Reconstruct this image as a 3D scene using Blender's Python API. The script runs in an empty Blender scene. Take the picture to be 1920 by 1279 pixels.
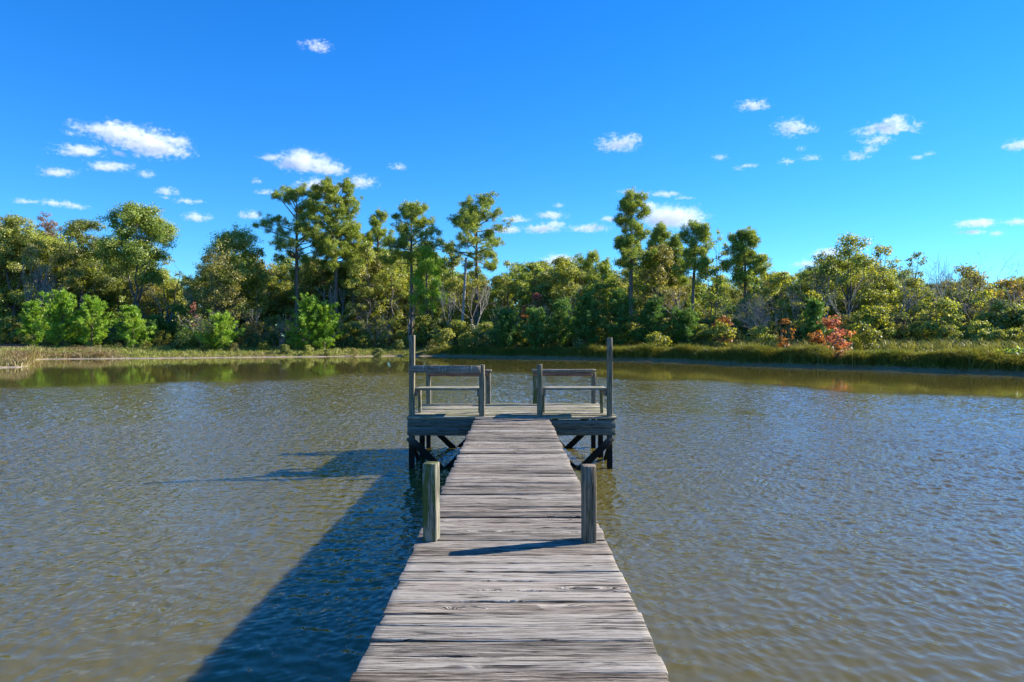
import bpy, math
import numpy as np
from mathutils import Vector

sc = bpy.context.scene
COL = sc.collection
PI = math.pi
F = 1280.0            # focal length of the photograph in its own pixels (24 mm on a 36 mm frame)
VX, HY = 961.0, 635.0  # vanishing point of the pier
CAM_Z = 2.15          # eye height above the water
DECK = 0.85           # top of the boards above the water
SUN_EL = math.radians(29.0)
SUN_AZ = math.radians(72.0)   # clockwise from the viewing direction

# ------------------------------------------------------------------ scene set-up
sc.render.engine = 'CYCLES'
sc.view_settings.view_transform = 'Standard'
sc.view_settings.look = 'None'
sc.view_settings.exposure = 1.1
sc.view_settings.gamma = 1.0
sc.cycles.max_bounces = 18
sc.cycles.diffuse_bounces = 6
sc.cycles.glossy_bounces = 3
sc.cycles.transmission_bounces = 4
sc.cycles.transparent_max_bounces = 8
sc.cycles.volume_bounces = 16
sc.cycles.volume_max_steps = 128
sc.cycles.use_denoising = True
sc.cycles.sample_clamp_indirect = 6.0
sc.cycles.caustics_reflective = False
sc.cycles.caustics_refractive = False

cam_d = bpy.data.cameras.new('camera')
cam = bpy.data.objects.new('camera', cam_d)
COL.objects.link(cam)
cam.location = (0, 0, CAM_Z)
cam.rotation_euler = (PI / 2, 0, 0)
cam_d.lens = 24.0
cam_d.sensor_width = 36.0
cam_d.sensor_fit = 'HORIZONTAL'
cam_d.shift_x = -1.0 / 1920
cam_d.shift_y = -4.5 / 1920
cam_d.clip_end = 30000
sc.camera = cam

w = bpy.data.worlds.new('World')
sc.world = w
w.use_nodes = True
nt = w.node_tree
nt.nodes.clear()
sky = nt.nodes.new('ShaderNodeTexSky')
sky.sky_type = 'NISHITA'
sky.sun_disc = False
sky.sun_elevation = SUN_EL
sky.sun_rotation = SUN_AZ
sky.altitude = 0
sky.air_density = 1.0
sky.dust_density = 0.0
sky.ozone_density = 3.0
hs = nt.nodes.new('ShaderNodeHueSaturation')
hs.inputs['Saturation'].default_value = 1.47
hs.inputs['Hue'].default_value = 0.503
bg = nt.nodes.new('ShaderNodeBackground')
bg.inputs['Strength'].default_value = 0.15
hs.inputs['Value'].default_value = 1.05
wo = nt.nodes.new('ShaderNodeOutputWorld')
gm = nt.nodes.new('ShaderNodeGamma')
gm.inputs['Gamma'].default_value = 0.85
nt.links.new(sky.outputs[0], gm.inputs['Color'])
nt.links.new(gm.outputs[0], hs.inputs['Color'])
tint = nt.nodes.new('ShaderNodeMix')
tint.data_type = 'RGBA'
tint.blend_type = 'MULTIPLY'
tint.inputs[0].default_value = 1.0
tint.inputs[7].default_value = (.32, .655, .94, 1)
nt.links.new(hs.outputs[0], tint.inputs[6])
nt.links.new(tint.outputs[2], bg.inputs['Color'])
nt.links.new(bg.outputs[0], wo.inputs['Surface'])

sd = bpy.data.lights.new('sun', 'SUN')
sd.energy = 5.0
sd.angle = math.radians(0.5)
sd.color = (1.0, 0.93, 0.82)
so = bpy.data.objects.new('sun', sd)
COL.objects.link(so)
sdir = Vector((math.cos(SUN_EL) * math.sin(SUN_AZ), math.cos(SUN_EL) * math.cos(SUN_AZ), math.sin(SUN_EL)))
so.rotation_euler = (-sdir).to_track_quat('-Z', 'Y').to_euler()
so.location = (30, 10, 30)

# ------------------------------------------------------------------ helpers
RNG = np.random.default_rng(7)


def px(p, d):
    return (p - VX) / F * d


def pz(y, d):
    return CAM_Z + (HY - y) / F * d


class MB:
    """collects vertices and faces of one mesh"""

    def __init__(self):
        self.V, self.Fs, self.G, self.n = [], {}, [], 0

    def add(self, V, faces, G=None):
        V = np.asarray(V, float).reshape(-1, 3)
        for f in faces:
            f = np.asarray(f, np.int64)
            if f.ndim == 1:
                f = f[None]
            self.Fs.setdefault(f.shape[1], []).append(f + self.n)
        self.V.append(V)
        self.G.append(V if G is None else np.asarray(G, float))
        self.n += len(V)
        return self

    def build(self, name, m, parent=None, smooth=False, grain=False, attrs=None):
        V = np.concatenate(self.V)
        me = bpy.data.meshes.new(name)
        me.vertices.add(len(V))
        me.vertices.foreach_set('co', V.astype(np.float32).ravel())
        loops, starts, tot = [], [], 0
        for k, fl in self.Fs.items():
            f = np.concatenate(fl)
            loops.append(f.ravel())
            starts.append(tot + np.arange(len(f)) * k)
            tot += f.size
        loops = np.concatenate(loops)
        starts = np.concatenate(starts)
        me.loops.add(len(loops))
        me.loops.foreach_set('vertex_index', loops.astype(np.int32))
        me.polygons.add(len(starts))
        me.polygons.foreach_set('loop_start', starts.astype(np.int32))
        if smooth:
            me.polygons.foreach_set('use_smooth', np.ones(len(starts), bool))
        if grain:
            a = me.attributes.new('grain', 'FLOAT_VECTOR', 'POINT')
            a.data.foreach_set('vector', np.concatenate(self.G).astype(np.float32).ravel())
        for k, v in (attrs or {}).items():
            a = me.attributes.new(k, 'FLOAT', 'POINT')
            a.data.foreach_set('value', np.asarray(v, np.float32))
        me.update(calc_edges=True)
        if m is not None:
            me.materials.append(m)
        o = bpy.data.objects.new(name, me)
        COL.objects.link(o)
        if parent is not None:
            o.parent = parent
        return o


def thing(name, label, cat, loc=(0, 0, 0), rz=0.0, group=None):
    o = bpy.data.objects.new(name, None)
    COL.objects.link(o)
    o.location = loc
    o.rotation_euler = (0, 0, rz)
    o.empty_display_size = 0.3
    o['label'] = label
    o['category'] = cat
    if group:
        o['group'] = group
    return o


def tag(o, label, cat, group=None, kind=None):
    o['label'] = label
    o['category'] = cat
    if group:
        o['group'] = group
    if kind:
        o['kind'] = kind
    return o


def dup(root, loc, rz, scale, label, group):
    r = root.copy()
    COL.objects.link(r)
    r.location, r.rotation_euler, r.scale = loc, (0, 0, rz), scale
    r['label'], r['group'] = label, group
    for ch in list(root.children):
        c = ch.copy()
        COL.objects.link(c)
        c.parent = r
    return r


def unit(v):
    v = np.asarray(v, float)
    return v / (np.linalg.norm(v, axis=-1, keepdims=True) + 1e-12)


def beam(mb, p0, p1, w_, h_, up=(0, 0, 1), bev=0.004, nst=7, jit=0.0015, rng=RNG):
    """a sawn timber: chamfered rectangle swept from p0 to p1"""
    p0, p1 = np.array(p0, float), np.array(p1, float)
    L = np.linalg.norm(p1 - p0)
    t = (p1 - p0) / L
    sd_ = unit(np.cross(t, up))
    u = np.cross(sd_, t)
    a, b = w_ / 2, h_ / 2
    pr = np.array([(-a + bev, -b), (a - bev, -b), (a, -b + bev), (a, b - bev), (a - bev, b), (-a + bev, b), (-a, b - bev), (-a, -b + bev)])
    ss = np.concatenate([[0, bev], np.linspace(0, L, nst)[1:-1], [L - bev, L]])
    off = rng.uniform(-50, 50, 3)
    V, G = [], []
    wob = np.cumsum(rng.normal(0, jit, (len(ss), 2)), 0)
    for i, s in enumerate(ss):
        q = pr - np.sign(pr) * (bev * .9 if i in (0, len(ss) - 1) else 0) + wob[i]
        V.append(p0 + t * s + q[:, :1] * sd_ + q[:, 1:] * u)
        G.append(np.c_[np.full(8, s), q] + off)
    n = len(ss)
    idx = np.arange(n * 8).reshape(n, 8)
    r = np.roll(idx, -1, 1)
    Q = np.stack([idx[:-1], r[:-1], r[1:], idx[1:]], -1).reshape(-1, 4)
    mb.add(np.concatenate(V), [Q, idx[0][::-1], idx[-1]], np.concatenate(G))
    return mb


def snoise(x, seed, octs=((1.3, 1.0), (3.7, 0.5), (9.1, 0.25))):
    r = np.random.default_rng(seed)
    y = np.zeros_like(x)
    for f, a in octs:
        y += a * np.sin(x * f * r.uniform(.7, 1.3) * 2 + r.uniform(0, 6.3))
    return y


def plank(mb, x0, x1, y0, y1, ztop, th, seed, nst=44, rough=1.0):
    """a weathered deck board lying along X"""
    r = np.random.default_rng(seed)
    vs = np.array([0, .03, .18, .36, .55, .74, .97, 1.0])
    m = len(vs)
    xs = np.linspace(x0, x1, nst)
    xs[1], xs[-2] = x0 + .006, x1 - .006
    eL = (snoise(xs, seed, ((1.5, .7), (6, .35), (23, .3), (51, .2)))) * 0.0022 * rough
    eR = (snoise(xs, seed + 1, ((1.5, .7), (6, .35), (23, .3), (51, .2)))) * 0.0022 * rough
    for e, sg in ((eL, 1), (eR, -1)):        # a few splits and missing slivers along the edge
        for _ in range(r.integers(0, 3)):
            c, wd, dp = r.uniform(x0, x1), r.uniform(.03, .2), r.uniform(.002, .008) * rough
            e += sg * dp * np.exp(-((xs - c) / wd) ** 2)
    warp = snoise(xs, seed + 2, ((1.0, 1.0), (2.6, .5))) * 0.0025 * rough + r.normal(0, .0028) * rough
    cup = r.normal(0, .003) * rough
    tw = r.normal(0, .003) * rough
    off = r.uniform(-60, 60, 3)
    V, G = [], []
    for j, x in enumerate(xs):
        ya, yb = y0 + eL[j], y1 + eR[j]
        endf = 1.0 if 0 < j < nst - 1 else 0.0
        yy = ya + (yb - ya) * vs
        c = (vs - .5) * 2
        zz = ztop + warp[j] + cup * (c * c - .4) + tw * c * np.linspace(-1, 1, nst)[j]
        zz = zz + 0.0012 * rough * np.sin(c * 9 + seed + np.sin(x * 3 + seed) * .8)
        zz = zz - np.where((vs < .01) | (vs > .99), .005, 0) - (1 - endf) * .004
        top = np.c_[np.full(m, x), yy, zz]
        bot = np.array([(x, yb, ztop - th), (x, ya, ztop - th)])
        V.append(np.r_[top, bot])
        v = np.r_[vs, 1, 0] * (y1 - y0)
        G.append(np.c_[np.full(m + 2, x), v, np.r_[np.zeros(m), -th, -th]] + off)
    k = m + 2
    idx = np.arange(nst * k).reshape(nst, k)
    rr = np.roll(idx, -1, 1)
    Q = np.stack([idx[:-1], idx[1:], rr[1:], rr[:-1]], -1).reshape(-1, 4)
    mb.add(np.concatenate(V), [Q, idx[0], idx[-1][::-1]], np.concatenate(G))
    return np.stack(V)[:, :m]


def tube(mb, P, R, sides=6):
    P, R = np.asarray(P, float), np.asarray(R, float)
    n = len(P)
    T = unit(np.gradient(P, axis=0))
    ref = np.array([0.31, 0.95, 0.05]) if abs(T[0, 2]) > .6 else np.array([0.05, 0.1, 1.0])
    A = unit(np.cross(T, ref))
    B = np.cross(T, A)
    th = np.arange(sides) * 2 * PI / sides
    V = P[:, None] + R[:, None, None] * (np.cos(th)[None, :, None] * A[:, None] + np.sin(th)[None, :, None] * B[:, None])
    idx = np.arange(n * sides).reshape(n, sides)
    r = np.roll(idx, -1, 1)
    Q = np.stack([idx[:-1], r[:-1], r[1:], idx[1:]], -1).reshape(-1, 4)
    mb.add(V.reshape(-1, 3), [Q])


def bez(p0, p1, p2, n):
    t = np.linspace(0, 1, n)[:, None]
    return (1 - t) ** 2 * np.asarray(p0) + 2 * t * (1 - t) * np.asarray(p1) + t * t * np.asarray(p2)


def rand_unit(rng, n):
    return unit(rng.normal(size=(n, 3)))


def add_leaves(mb, C, A, B, l, w_):
    """rhombus leaves: centres C, long axis A, short axis B"""
    n = len(C)
    l = np.broadcast_to(l, n)[:, None]
    w_ = np.broadcast_to(w_, n)[:, None]
    V = np.stack([C - A * l / 2, C + B * w_ / 2 - A * l * .08, C + A * l / 2, C - B * w_ / 2 - A * l * .08], 1).reshape(-1, 3)
    mb.add(V, [np.arange(n * 4).reshape(n, 4)])


def facing(r, N, rnd=.7):
    """leaf axes for blades whose faces look roughly along N"""
    N = unit(unit(N) + rand_unit(r, len(N)) * rnd)
    A = unit(np.cross(N, rand_unit(r, len(N))))
    return A, np.cross(N, A)


def vnoise(p, seed):
    r = np.random.default_rng(seed)
    tab = r.random((32, 32, 32))
    i = np.floor(p).astype(int)
    f = p - i
    f = f * f * (3 - 2 * f)
    out = 0
    for a in (0, 1):
        for b in (0, 1):
            for c in (0, 1):
                wgt = (f[:, 0] if a else 1 - f[:, 0]) * (f[:, 1] if b else 1 - f[:, 1]) * (f[:, 2] if c else 1 - f[:, 2])
                out = out + wgt * tab[(i[:, 0] + a) % 32, (i[:, 1] + b) % 32, (i[:, 2] + c) % 32]
    return out


# ------------------------------------------------------------------ node helpers
def newmat(name):
    m = bpy.data.materials.new(name)
    m.use_nodes = True
    m.node_tree.nodes.clear()
    return m, m.node_tree


def nd(t, typ, ins=None, **props):
    n = t.nodes.new(typ)
    for k, v in props.items():
        setattr(n, k, v)
    for k, v in (ins or {}).items():
        if isinstance(v, bpy.types.NodeSocket):
            t.links.new(v, n.inputs[k])
        else:
            n.inputs[k].default_value = v
    return n


def mth(t, op, a, b=0.0, c=None, clamp=False):
    n = t.nodes.new('ShaderNodeMath')
    n.operation = op
    n.use_clamp = clamp
    for i, v in enumerate((a, b, c)):
        if v is None:
            continue
        if isinstance(v, bpy.types.NodeSocket):
            t.links.new(v, n.inputs[i])
        else:
            n.inputs[i].default_value = v
    return n.outputs[0]


def vmth(t, op, a, b):
    n = t.nodes.new('ShaderNodeVectorMath')
    n.operation = op
    for i, v in enumerate((a, b)):
        if isinstance(v, bpy.types.NodeSocket):
            t.links.new(v, n.inputs[i])
        elif op == 'SCALE' and i == 1:
            n.inputs['Scale'].default_value = v
        else:
            n.inputs[i].default_value = v
    return n.outputs[0]


def vscale(t, a, s):
    n = t.nodes.new('ShaderNodeVectorMath')
    n.operation = 'SCALE'
    if isinstance(a, bpy.types.NodeSocket):
        t.links.new(a, n.inputs[0])
    else:
        n.inputs[0].default_value = a
    if isinstance(s, bpy.types.NodeSocket):
        t.links.new(s, n.inputs['Scale'])
    else:
        n.inputs['Scale'].default_value = s
    return n.outputs[0]


def ramp(t, fac, stops, interp='LINEAR'):
    n = t.nodes.new('ShaderNodeValToRGB')
    n.color_ramp.interpolation = interp
    el = n.color_ramp.elements
    while len(el) < len(stops):
        el.new(0.5)
    for e, (p, c) in zip(el, stops):
        e.position = p
        e.color = (*c, 1) if len(c) == 3 else c
    t.links.new(fac, n.inputs[0])
    return n.outputs[0]


def mixc(t, fac, a, b, mode='MIX'):
    n = t.nodes.new('ShaderNodeMix')
    n.data_type = 'RGBA'
    n.blend_type = mode
    for s, v in ((n.inputs[0], fac), (n.inputs[6], a), (n.inputs[7], b)):
        if isinstance(v, bpy.types.NodeSocket):
            t.links.new(v, s)
        elif isinstance(v, (int, float)):
            s.default_value = v
        else:
            s.default_value = (*v, 1)
    return n.outputs[2]


def noise(t, vec, scale, detail=4.0, rough=0.55, dist=0.0):
    n = nd(t, 'ShaderNodeTexNoise', {'Scale': scale, 'Detail': detail, 'Roughness': rough, 'Distortion': dist})
    if vec is not None:
        t.links.new(vec, n.inputs['Vector'])
    return n.outputs['Fac']


def smooth(t, x, a, b):
    n = nd(t, 'ShaderNodeMapRange', {'From Min': a, 'From Max': b}, interpolation_type='SMOOTHSTEP')
    t.links.new(x, n.inputs['Value'])
    return n.outputs['Result']


def finish(t, shader):
    o = t.nodes.new('ShaderNodeOutputMaterial')
    t.links.new(shader, o.inputs['Surface'])


# ------------------------------------------------------------------ materials
def wood(name, dark, mid, light, moss=0.0, mosscol=(.07, .10, .02), wet=False, tone=.35, bump=.5, warm=.35, broadw=.14):
    m, t = newmat(name)
    g = nd(t, 'ShaderNodeAttribute', attribute_name='grain').outputs['Vector']
    isl = nd(t, 'ShaderNodeNewGeometry').outputs['Random Per Island']
    pos = nd(t, 'ShaderNodeNewGeometry').outputs['Position']
    # knots bend the grain round them
    kv = vmth(t, 'MULTIPLY', g, (1.5, 7.5, 7.5))
    vor = nd(t, 'ShaderNodeTexVoronoi', {'Scale': 1.0, 'Randomness': 1.0}, feature='F1')
    t.links.new(kv, vor.inputs['Vector'])
    kd = vor.outputs['Distance']
    kr = nd(t, 'ShaderNodeSeparateColor')
    t.links.new(vor.outputs['Color'], kr.inputs[0])
    has = mth(t, 'GREATER_THAN', kr.outputs[0], .55)
    knot = mth(t, 'MULTIPLY', smooth(t, kd, .20, .03), has)
    bend = mth(t, 'MULTIPLY', smooth(t, kd, .42, .05), has)
    wv = nd(t, 'ShaderNodeTexNoise', {'Scale': 1.0, 'Detail': 2.0})
    t.links.new(vmth(t, 'MULTIPLY', g, (2.2, 9, 9)), wv.inputs['Vector'])
    g2 = vmth(t, 'ADD', g, vmth(t, 'MULTIPLY', wv.outputs['Color'], (0, .012, .012)))
    ln = nd(t, 'ShaderNodeCombineXYZ')
    t.links.new(mth(t, 'MULTIPLY', bend, .05), ln.inputs[1])
    g3 = vmth(t, 'ADD', g2, ln.outputs[0])
    broad = noise(t, vmth(t, 'MULTIPLY', g3, (.9, 14, 14)), 1.0, 3, .6)
    streak = noise(t, vmth(t, 'MULTIPLY', g3, (2.6, 95, 95)), 1.0, 7, .74)
    fine = noise(t, vmth(t, 'MULTIPLY', g3, (9, 260, 260)), 1.0, 5, .75)
    patch = noise(t, vmth(t, 'MULTIPLY', g, (2.0, 5, 5)), 1.0, 5, .6)
    crk = noise(t, vmth(t, 'MULTIPLY', g3, (.85, 42, 42)), 1.0, 2, .45)
    crack = smooth(t, mth(t, 'ABSOLUTE', mth(t, 'SUBTRACT', crk, .5)), .026, .004)
    crack = mth(t, 'MULTIPLY', crack, smooth(t, patch, .36, .48))
    crk2 = noise(t, vmth(t, 'MULTIPLY', g3, (2.4, 85, 85)), 1.0, 2, .5)
    crack2 = mth(t, 'MULTIPLY', smooth(t, mth(t, 'ABSOLUTE', mth(t, 'SUBTRACT', crk2, .5)), .03, .004), smooth(t, broad, .47, .60))
    crack = mth(t, 'MAXIMUM', crack, mth(t, 'MULTIPLY', crack2, .8))
    v = mth(t, 'MULTIPLY', streak, .70)
    v = mth(t, 'ADD', v, mth(t, 'MULTIPLY', fine, .42))
    v = mth(t, 'ADD', v, mth(t, 'MULTIPLY', broad, broadw))
    v = mth(t, 'ADD', v, mth(t, 'MULTIPLY', mth(t, 'SUBTRACT', isl, .5), tone))
    v = mth(t, 'ADD', mth(t, 'MULTIPLY', mth(t, 'SUBTRACT', v, .56 + broadw * .5), 1.7), .50)
    c = ramp(t, v, [(.26, dark), (.44, mid), (.60, light), (.82, tuple(min(1, q * 1.22) for q in light))])
    hue = nd(t, 'ShaderNodeTexWhiteNoise', noise_dimensions='1D')
    t.links.new(isl, hue.inputs['W'])
    c = mixc(t, mth(t, 'MULTIPLY', mth(t, 'MULTIPLY', patch, hue.outputs['Value']), warm * 1.6), c, mixc(t, 1.0, c, (1.0, .80, .62), 'MULTIPLY'))
    c = mixc(t, mth(t, 'MULTIPLY', knot, .6), c, tuple(q * .55 for q in mid))
    c = mixc(t, mth(t, "MULTIPLY", crack, .94), c, tuple(q * .25 for q in dark))
    if moss > 0:
        mn = noise(t, vmth(t, 'MULTIPLY', g, (3.0, 16, 16)), 1.0, 5, .65)
        mf = smooth(t, mn, .66 - moss * .3, .78 - moss * .3)
        nx = nd(t, 'ShaderNodeSeparateXYZ', {0: nd(t, 'ShaderNodeNewGeometry').outputs['True Normal']}).outputs[0]
        mf = mth(t, 'MULTIPLY', mf, smooth(t, nx, .75, .35))
        mc = mixc(t, fine, tuple(q * .55 for q in mosscol), tuple(q * 1.5 for q in mosscol))
        c = mixc(t, mth(t, 'MULTIPLY', mf, min(1, .55 + moss * .4)), c, mc)
    if wet:   # the tide stain on the piles
        sp = nd(t, 'ShaderNodeSeparateXYZ')
        t.links.new(pos, sp.inputs[0])
        wn = mth(t, 'ADD', sp.outputs[2], mth(t, 'MULTIPLY', mth(t, 'SUBTRACT', patch, .5), .25))
        c = mixc(t, smooth(t, wn, .62, .30), c, (.012, .011, .008))
    hgt = mth(t, 'ADD', mth(t, 'MULTIPLY', streak, .5), mth(t, 'MULTIPLY', fine, .35))
    hgt = mth(t, 'SUBTRACT', hgt, mth(t, 'MULTIPLY', crack, 1.2))
    hgt = mth(t, 'ADD', hgt, mth(t, 'MULTIPLY', knot, .35))
    b = nd(t, 'ShaderNodeBump', {'Strength': bump, 'Distance': .010, 'Height': hgt})
    p = nd(t, 'ShaderNodeBsdfPrincipled', {'Base Color': c, 'Roughness': .82, 'Specular IOR Level': .25, 'Normal': b.outputs[0]})
    finish(t, p.outputs[0])
    return m


W_DECK = wood('weathered_boards', (.016, .013, .009), (.195, .166, .128), (.41, .368, .300), tone=.12, broadw=.20, bump=1.0)
W_PLAT = wood('weathered_boards_mossy', (.05, .043, .028), (.21, .188, .14), (.41, .375, .295), moss=.62, mosscol=(.22, .22, .085), tone=.2, broadw=.22)
W_POST = wood('weathered_post', (.034, .028, .017), (.128, .106, .068), (.285, .240, .165), moss=.42, mosscol=(.07, .095, .03), wet=True)
W_MOSSY = wood('mossy_post', (.035, .032, .022), (.13, .125, .08), (.30, .28, .21), moss=.86, mosscol=(.07, .092, .010), wet=True)
W_GREY = wood('grey_post', (.03, .023, .015), (.105, .084, .058), (.24, .195, .14), moss=.12, wet=True, warm=.6)
W_FASC = wood('stained_fascia', (.045, .048, .038), (.105, .118, .098), (.17, .187, .162), moss=.4, mosscol=(.05, .08, .045), tone=.15)
W_PILE = wood('wet_pile', (.03, .026, .02), (.085, .075, .06), (.17, .15, .12), moss=.2, mosscol=(.04, .045, .015), wet=True)
W_RAIL = wood('grey_rail', (.05, .042, .033), (.165, .142, .112), (.30, .265, .215), moss=.1)
W_RED = wood('reddish_rail', (.07, .03, .018), (.20, .10, .06), (.30, .17, .11), tone=.2)


def simple(name, col, rough=.8):
    m, t = newmat(name)
    n = noise(t, nd(t, 'ShaderNodeTexCoord').outputs['Object'], 25, 3)
    c = mixc(t, n, tuple(q * .7 for q in col), tuple(min(1, q * 1.3) for q in col))
    finish(t, nd(t, 'ShaderNodeBsdfPrincipled', {'Base Color': c, 'Roughness': rough}).outputs[0])
    return m


M_SCRATCH = simple('scratched_wood', (.55, .53, .52))


def leafmat(name, cols, trans=.5, patchcol=None, patch=.5, pscale=.55):
    """leaf colours differ leaf by leaf and bough by bough"""
    m, t = newmat(name)
    ge = nd(t, 'ShaderNodeNewGeometry')
    isl = ge.outputs['Random Per Island']
    n = len(cols)
    c = ramp(t, isl, [(i / (n - 1), kk) for i, kk in enumerate(cols)])
    pn = noise(t, ge.outputs['Position'], pscale, 3, .55)
    if patchcol:
        c = mixc(t, mth(t, 'MULTIPLY', smooth(t, pn, .48, .66), patch), c, patchcol)
    sat = nd(t, 'ShaderNodeHueSaturation')
    t.links.new(c, sat.inputs['Color'])
    hn = noise(t, ge.outputs['Position'], pscale * 2.2, 2, .5)
    t.links.new(mth(t, 'ADD', .475, mth(t, 'MULTIPLY', hn, .05)), sat.inputs['Hue'])
    t.links.new(mth(t, 'ADD', .6, mth(t, 'MULTIPLY', isl, .8)), sat.inputs['Value'])
    c = sat.outputs[0]
    d = nd(t, 'ShaderNodeBsdfDiffuse', {'Color': c})
    tr = nd(t, 'ShaderNodeBsdfTranslucent', {'Color': mixc(t, 1.0, c, (1.25, 1.2, .6), 'MULTIPLY')})
    mx = nd(t, 'ShaderNodeMixShader', {0: trans, 1: d.outputs[0], 2: tr.outputs[0]})
    gl = nd(t, 'ShaderNodeBsdfGlossy', {'Color': (1, 1, 1, 1), 'Roughness': .45})
    mx2 = nd(t, 'ShaderNodeMixShader', {0: .035, 1: mx.outputs[0], 2: gl.outputs[0]})
    finish(t, mx2.outputs[0])
    return m


L_OLIVE = leafmat('olive_leaves', [(0.208, 0.248, 0.043), (0.331, 0.383, 0.069), (0.467, 0.484, 0.097)], patchcol=(0.441, 0.383, 0.086))
L_GREEN = leafmat('green_leaves', [(0.131, 0.208, 0.038), (0.233, 0.326, 0.053), (0.381, 0.443, 0.085)], patchcol=(0.381, 0.387, 0.071), patch=.4)
L_DARK = leafmat('dark_green_leaves', [(0.103, 0.145, 0.034), (0.176, 0.224, 0.046), (0.280, 0.310, 0.068)], patchcol=(0.295, 0.281, 0.058), patch=.3)
L_YEL = leafmat('yellow_green_leaves', [(0.210, 0.238, 0.029), (0.330, 0.340, 0.044), (0.449, 0.424, 0.053)], patchcol=(0.210, 0.272, 0.036), patch=.6)
L_GOLD = leafmat('golden_leaves', [(0.289, 0.216, 0.025), (0.420, 0.303, 0.030), (0.524, 0.361, 0.041)], patchcol=(0.223, 0.232, 0.035), patch=.6)
L_BROWN = leafmat('brown_autumn_leaves', [(0.225, 0.210, 0.061), (0.312, 0.291, 0.080), (0.380, 0.325, 0.100)], patchcol=(0.225, 0.278, 0.061), patch=.6)
L_PURP = leafmat('purplish_twigs', [(0.235, 0.137, 0.118), (0.333, 0.196, 0.157), (0.372, 0.274, 0.176)])
L_RED = leafmat('red_leaves', [(0.394, 0.099, 0.065), (0.554, 0.162, 0.100), (0.586, 0.276, 0.173)], patchcol=(0.492, 0.226, 0.087), patch=.5)
L_ORANGE = leafmat('orange_leaves', [(0.400, 0.135, 0.032), (0.511, 0.193, 0.043), (0.444, 0.249, 0.054)], patchcol=(0.277, 0.193, 0.032), patch=.5)
L_PINE = leafmat('pine_needles', [(0.141, 0.209, 0.036), (0.253, 0.336, 0.053), (0.409, 0.475, 0.080)], trans=.4, patchcol=(0.451, 0.447, 0.067), patch=.45)
L_YPINE = leafmat('young_pine_needles', [(0.159, 0.305, 0.024), (0.250, 0.427, 0.036), (0.361, 0.550, 0.053)], trans=.3, patchcol=(0.450, 0.507, 0.045), patch=.4, pscale=.4)
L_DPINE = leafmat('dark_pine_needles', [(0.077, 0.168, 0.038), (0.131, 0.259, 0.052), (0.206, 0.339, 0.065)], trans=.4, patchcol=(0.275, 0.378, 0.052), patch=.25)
L_GRASS = leafmat('bank_grass_blades', [(0.161, 0.181, 0.029), (0.241, 0.242, 0.046), (0.322, 0.290, 0.086)], trans=.3, patchcol=(0.149, 0.206, 0.034), patch=.7, pscale=.35)
L_DRY = leafmat('dry_weed_blades', [(0.185, 0.145, 0.056), (0.269, 0.207, 0.083), (0.334, 0.279, 0.121)], trans=.3, patchcol=(0.223, 0.115, 0.056), patch=.6, pscale=.25)
L_LAWN = leafmat('lawn_blades', [(0.197, 0.242, 0.029), (0.273, 0.314, 0.046), (0.350, 0.350, 0.069)], trans=.3, patchcol=(0.284, 0.266, 0.069), patch=.5, pscale=.2)


def barkmat(name, a, b):
    m, t = newmat(name)
    co = nd(t, 'ShaderNodeTexCoord').outputs['Object']
    n = noise(t, vmth(t, 'MULTIPLY', co, (7, 7, 1.6)), 1.0, 5, .65)
    c = ramp(t, n, [(.3, a), (.7, b)])
    bp = nd(t, 'ShaderNodeBump', {'Strength': .6, 'Distance': .05, 'Height': n})
    finish(t, nd(t, 'ShaderNodeBsdfPrincipled', {'Base Color': c, 'Roughness': .9, 'Specular IOR Level': .15, 'Normal': bp.outputs[0]}).outputs[0])
    return m


B_PINE = barkmat('pine_bark', (.085, .065, .05), (.26, .21, .17))
B_OAK = barkmat('grey_bark', (.065, .055, .045), (.22, .20, .17))
B_PALE = barkmat('pale_bark', (.20, .18, .16), (.46, .43, .39))


def groundmat():
    m, t = newmat('ground')
    ge = nd(t, 'ShaderNodeNewGeometry')
    pos = ge.outputs['Position']
    s = nd(t, 'ShaderNodeAttribute', attribute_name='shore').outputs['Fac']
    sd_ = nd(t, 'ShaderNodeAttribute', attribute_name='side').outputs['Fac']
    n1 = noise(t, pos, .6, 6, .6)
    n2 = noise(t, pos, 4.0, 5, .6)
    sand = ramp(t, n2, [(.3, (.20, .15, .10)), (.7, (.40, .32, .24))])
    mud = ramp(t, n2, [(.3, (.15, .085, .038)), (.7, (.40, .235, .105))])
    shore = mixc(t, sd_, sand, mud)
    lawn = ramp(t, n1, [(.3, (.13, .14, .02)), (.5, (.21, .21, .035)), (.75, (.27, .22, .07))])
    dry = ramp(t, n1, [(.3, (.14, .12, .035)), (.7, (.27, .21, .08))])
    grass = mixc(t, sd_, dry, lawn)
    floor_ = ramp(t, n2, [(.3, (.045, .035, .02)), (.7, (.12, .09, .05))])
    sn = mth(t, 'ADD', s, mth(t, 'MULTIPLY', mth(t, 'SUBTRACT', n1, .5), 1.6))
    lim = mth(t, 'SUBTRACT', 1.35, mth(t, 'MULTIPLY', sd_, .25))
    c = mixc(t, smooth(t, mth(t, 'SUBTRACT', sn, lim), -.4, .6), shore, grass)
    c = mixc(t, smooth(t, sn, 17, 24), c, floor_)
    bp = nd(t, 'ShaderNodeBump', {'Strength': .5, 'Distance': .12, 'Height': n2})
    finish(t, nd(t, 'ShaderNodeBsdfPrincipled', {'Base Color': c, 'Roughness': .9, 'Specular IOR Level': .2, 'Normal': bp.outputs[0]}).outputs[0])
    return m


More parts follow.
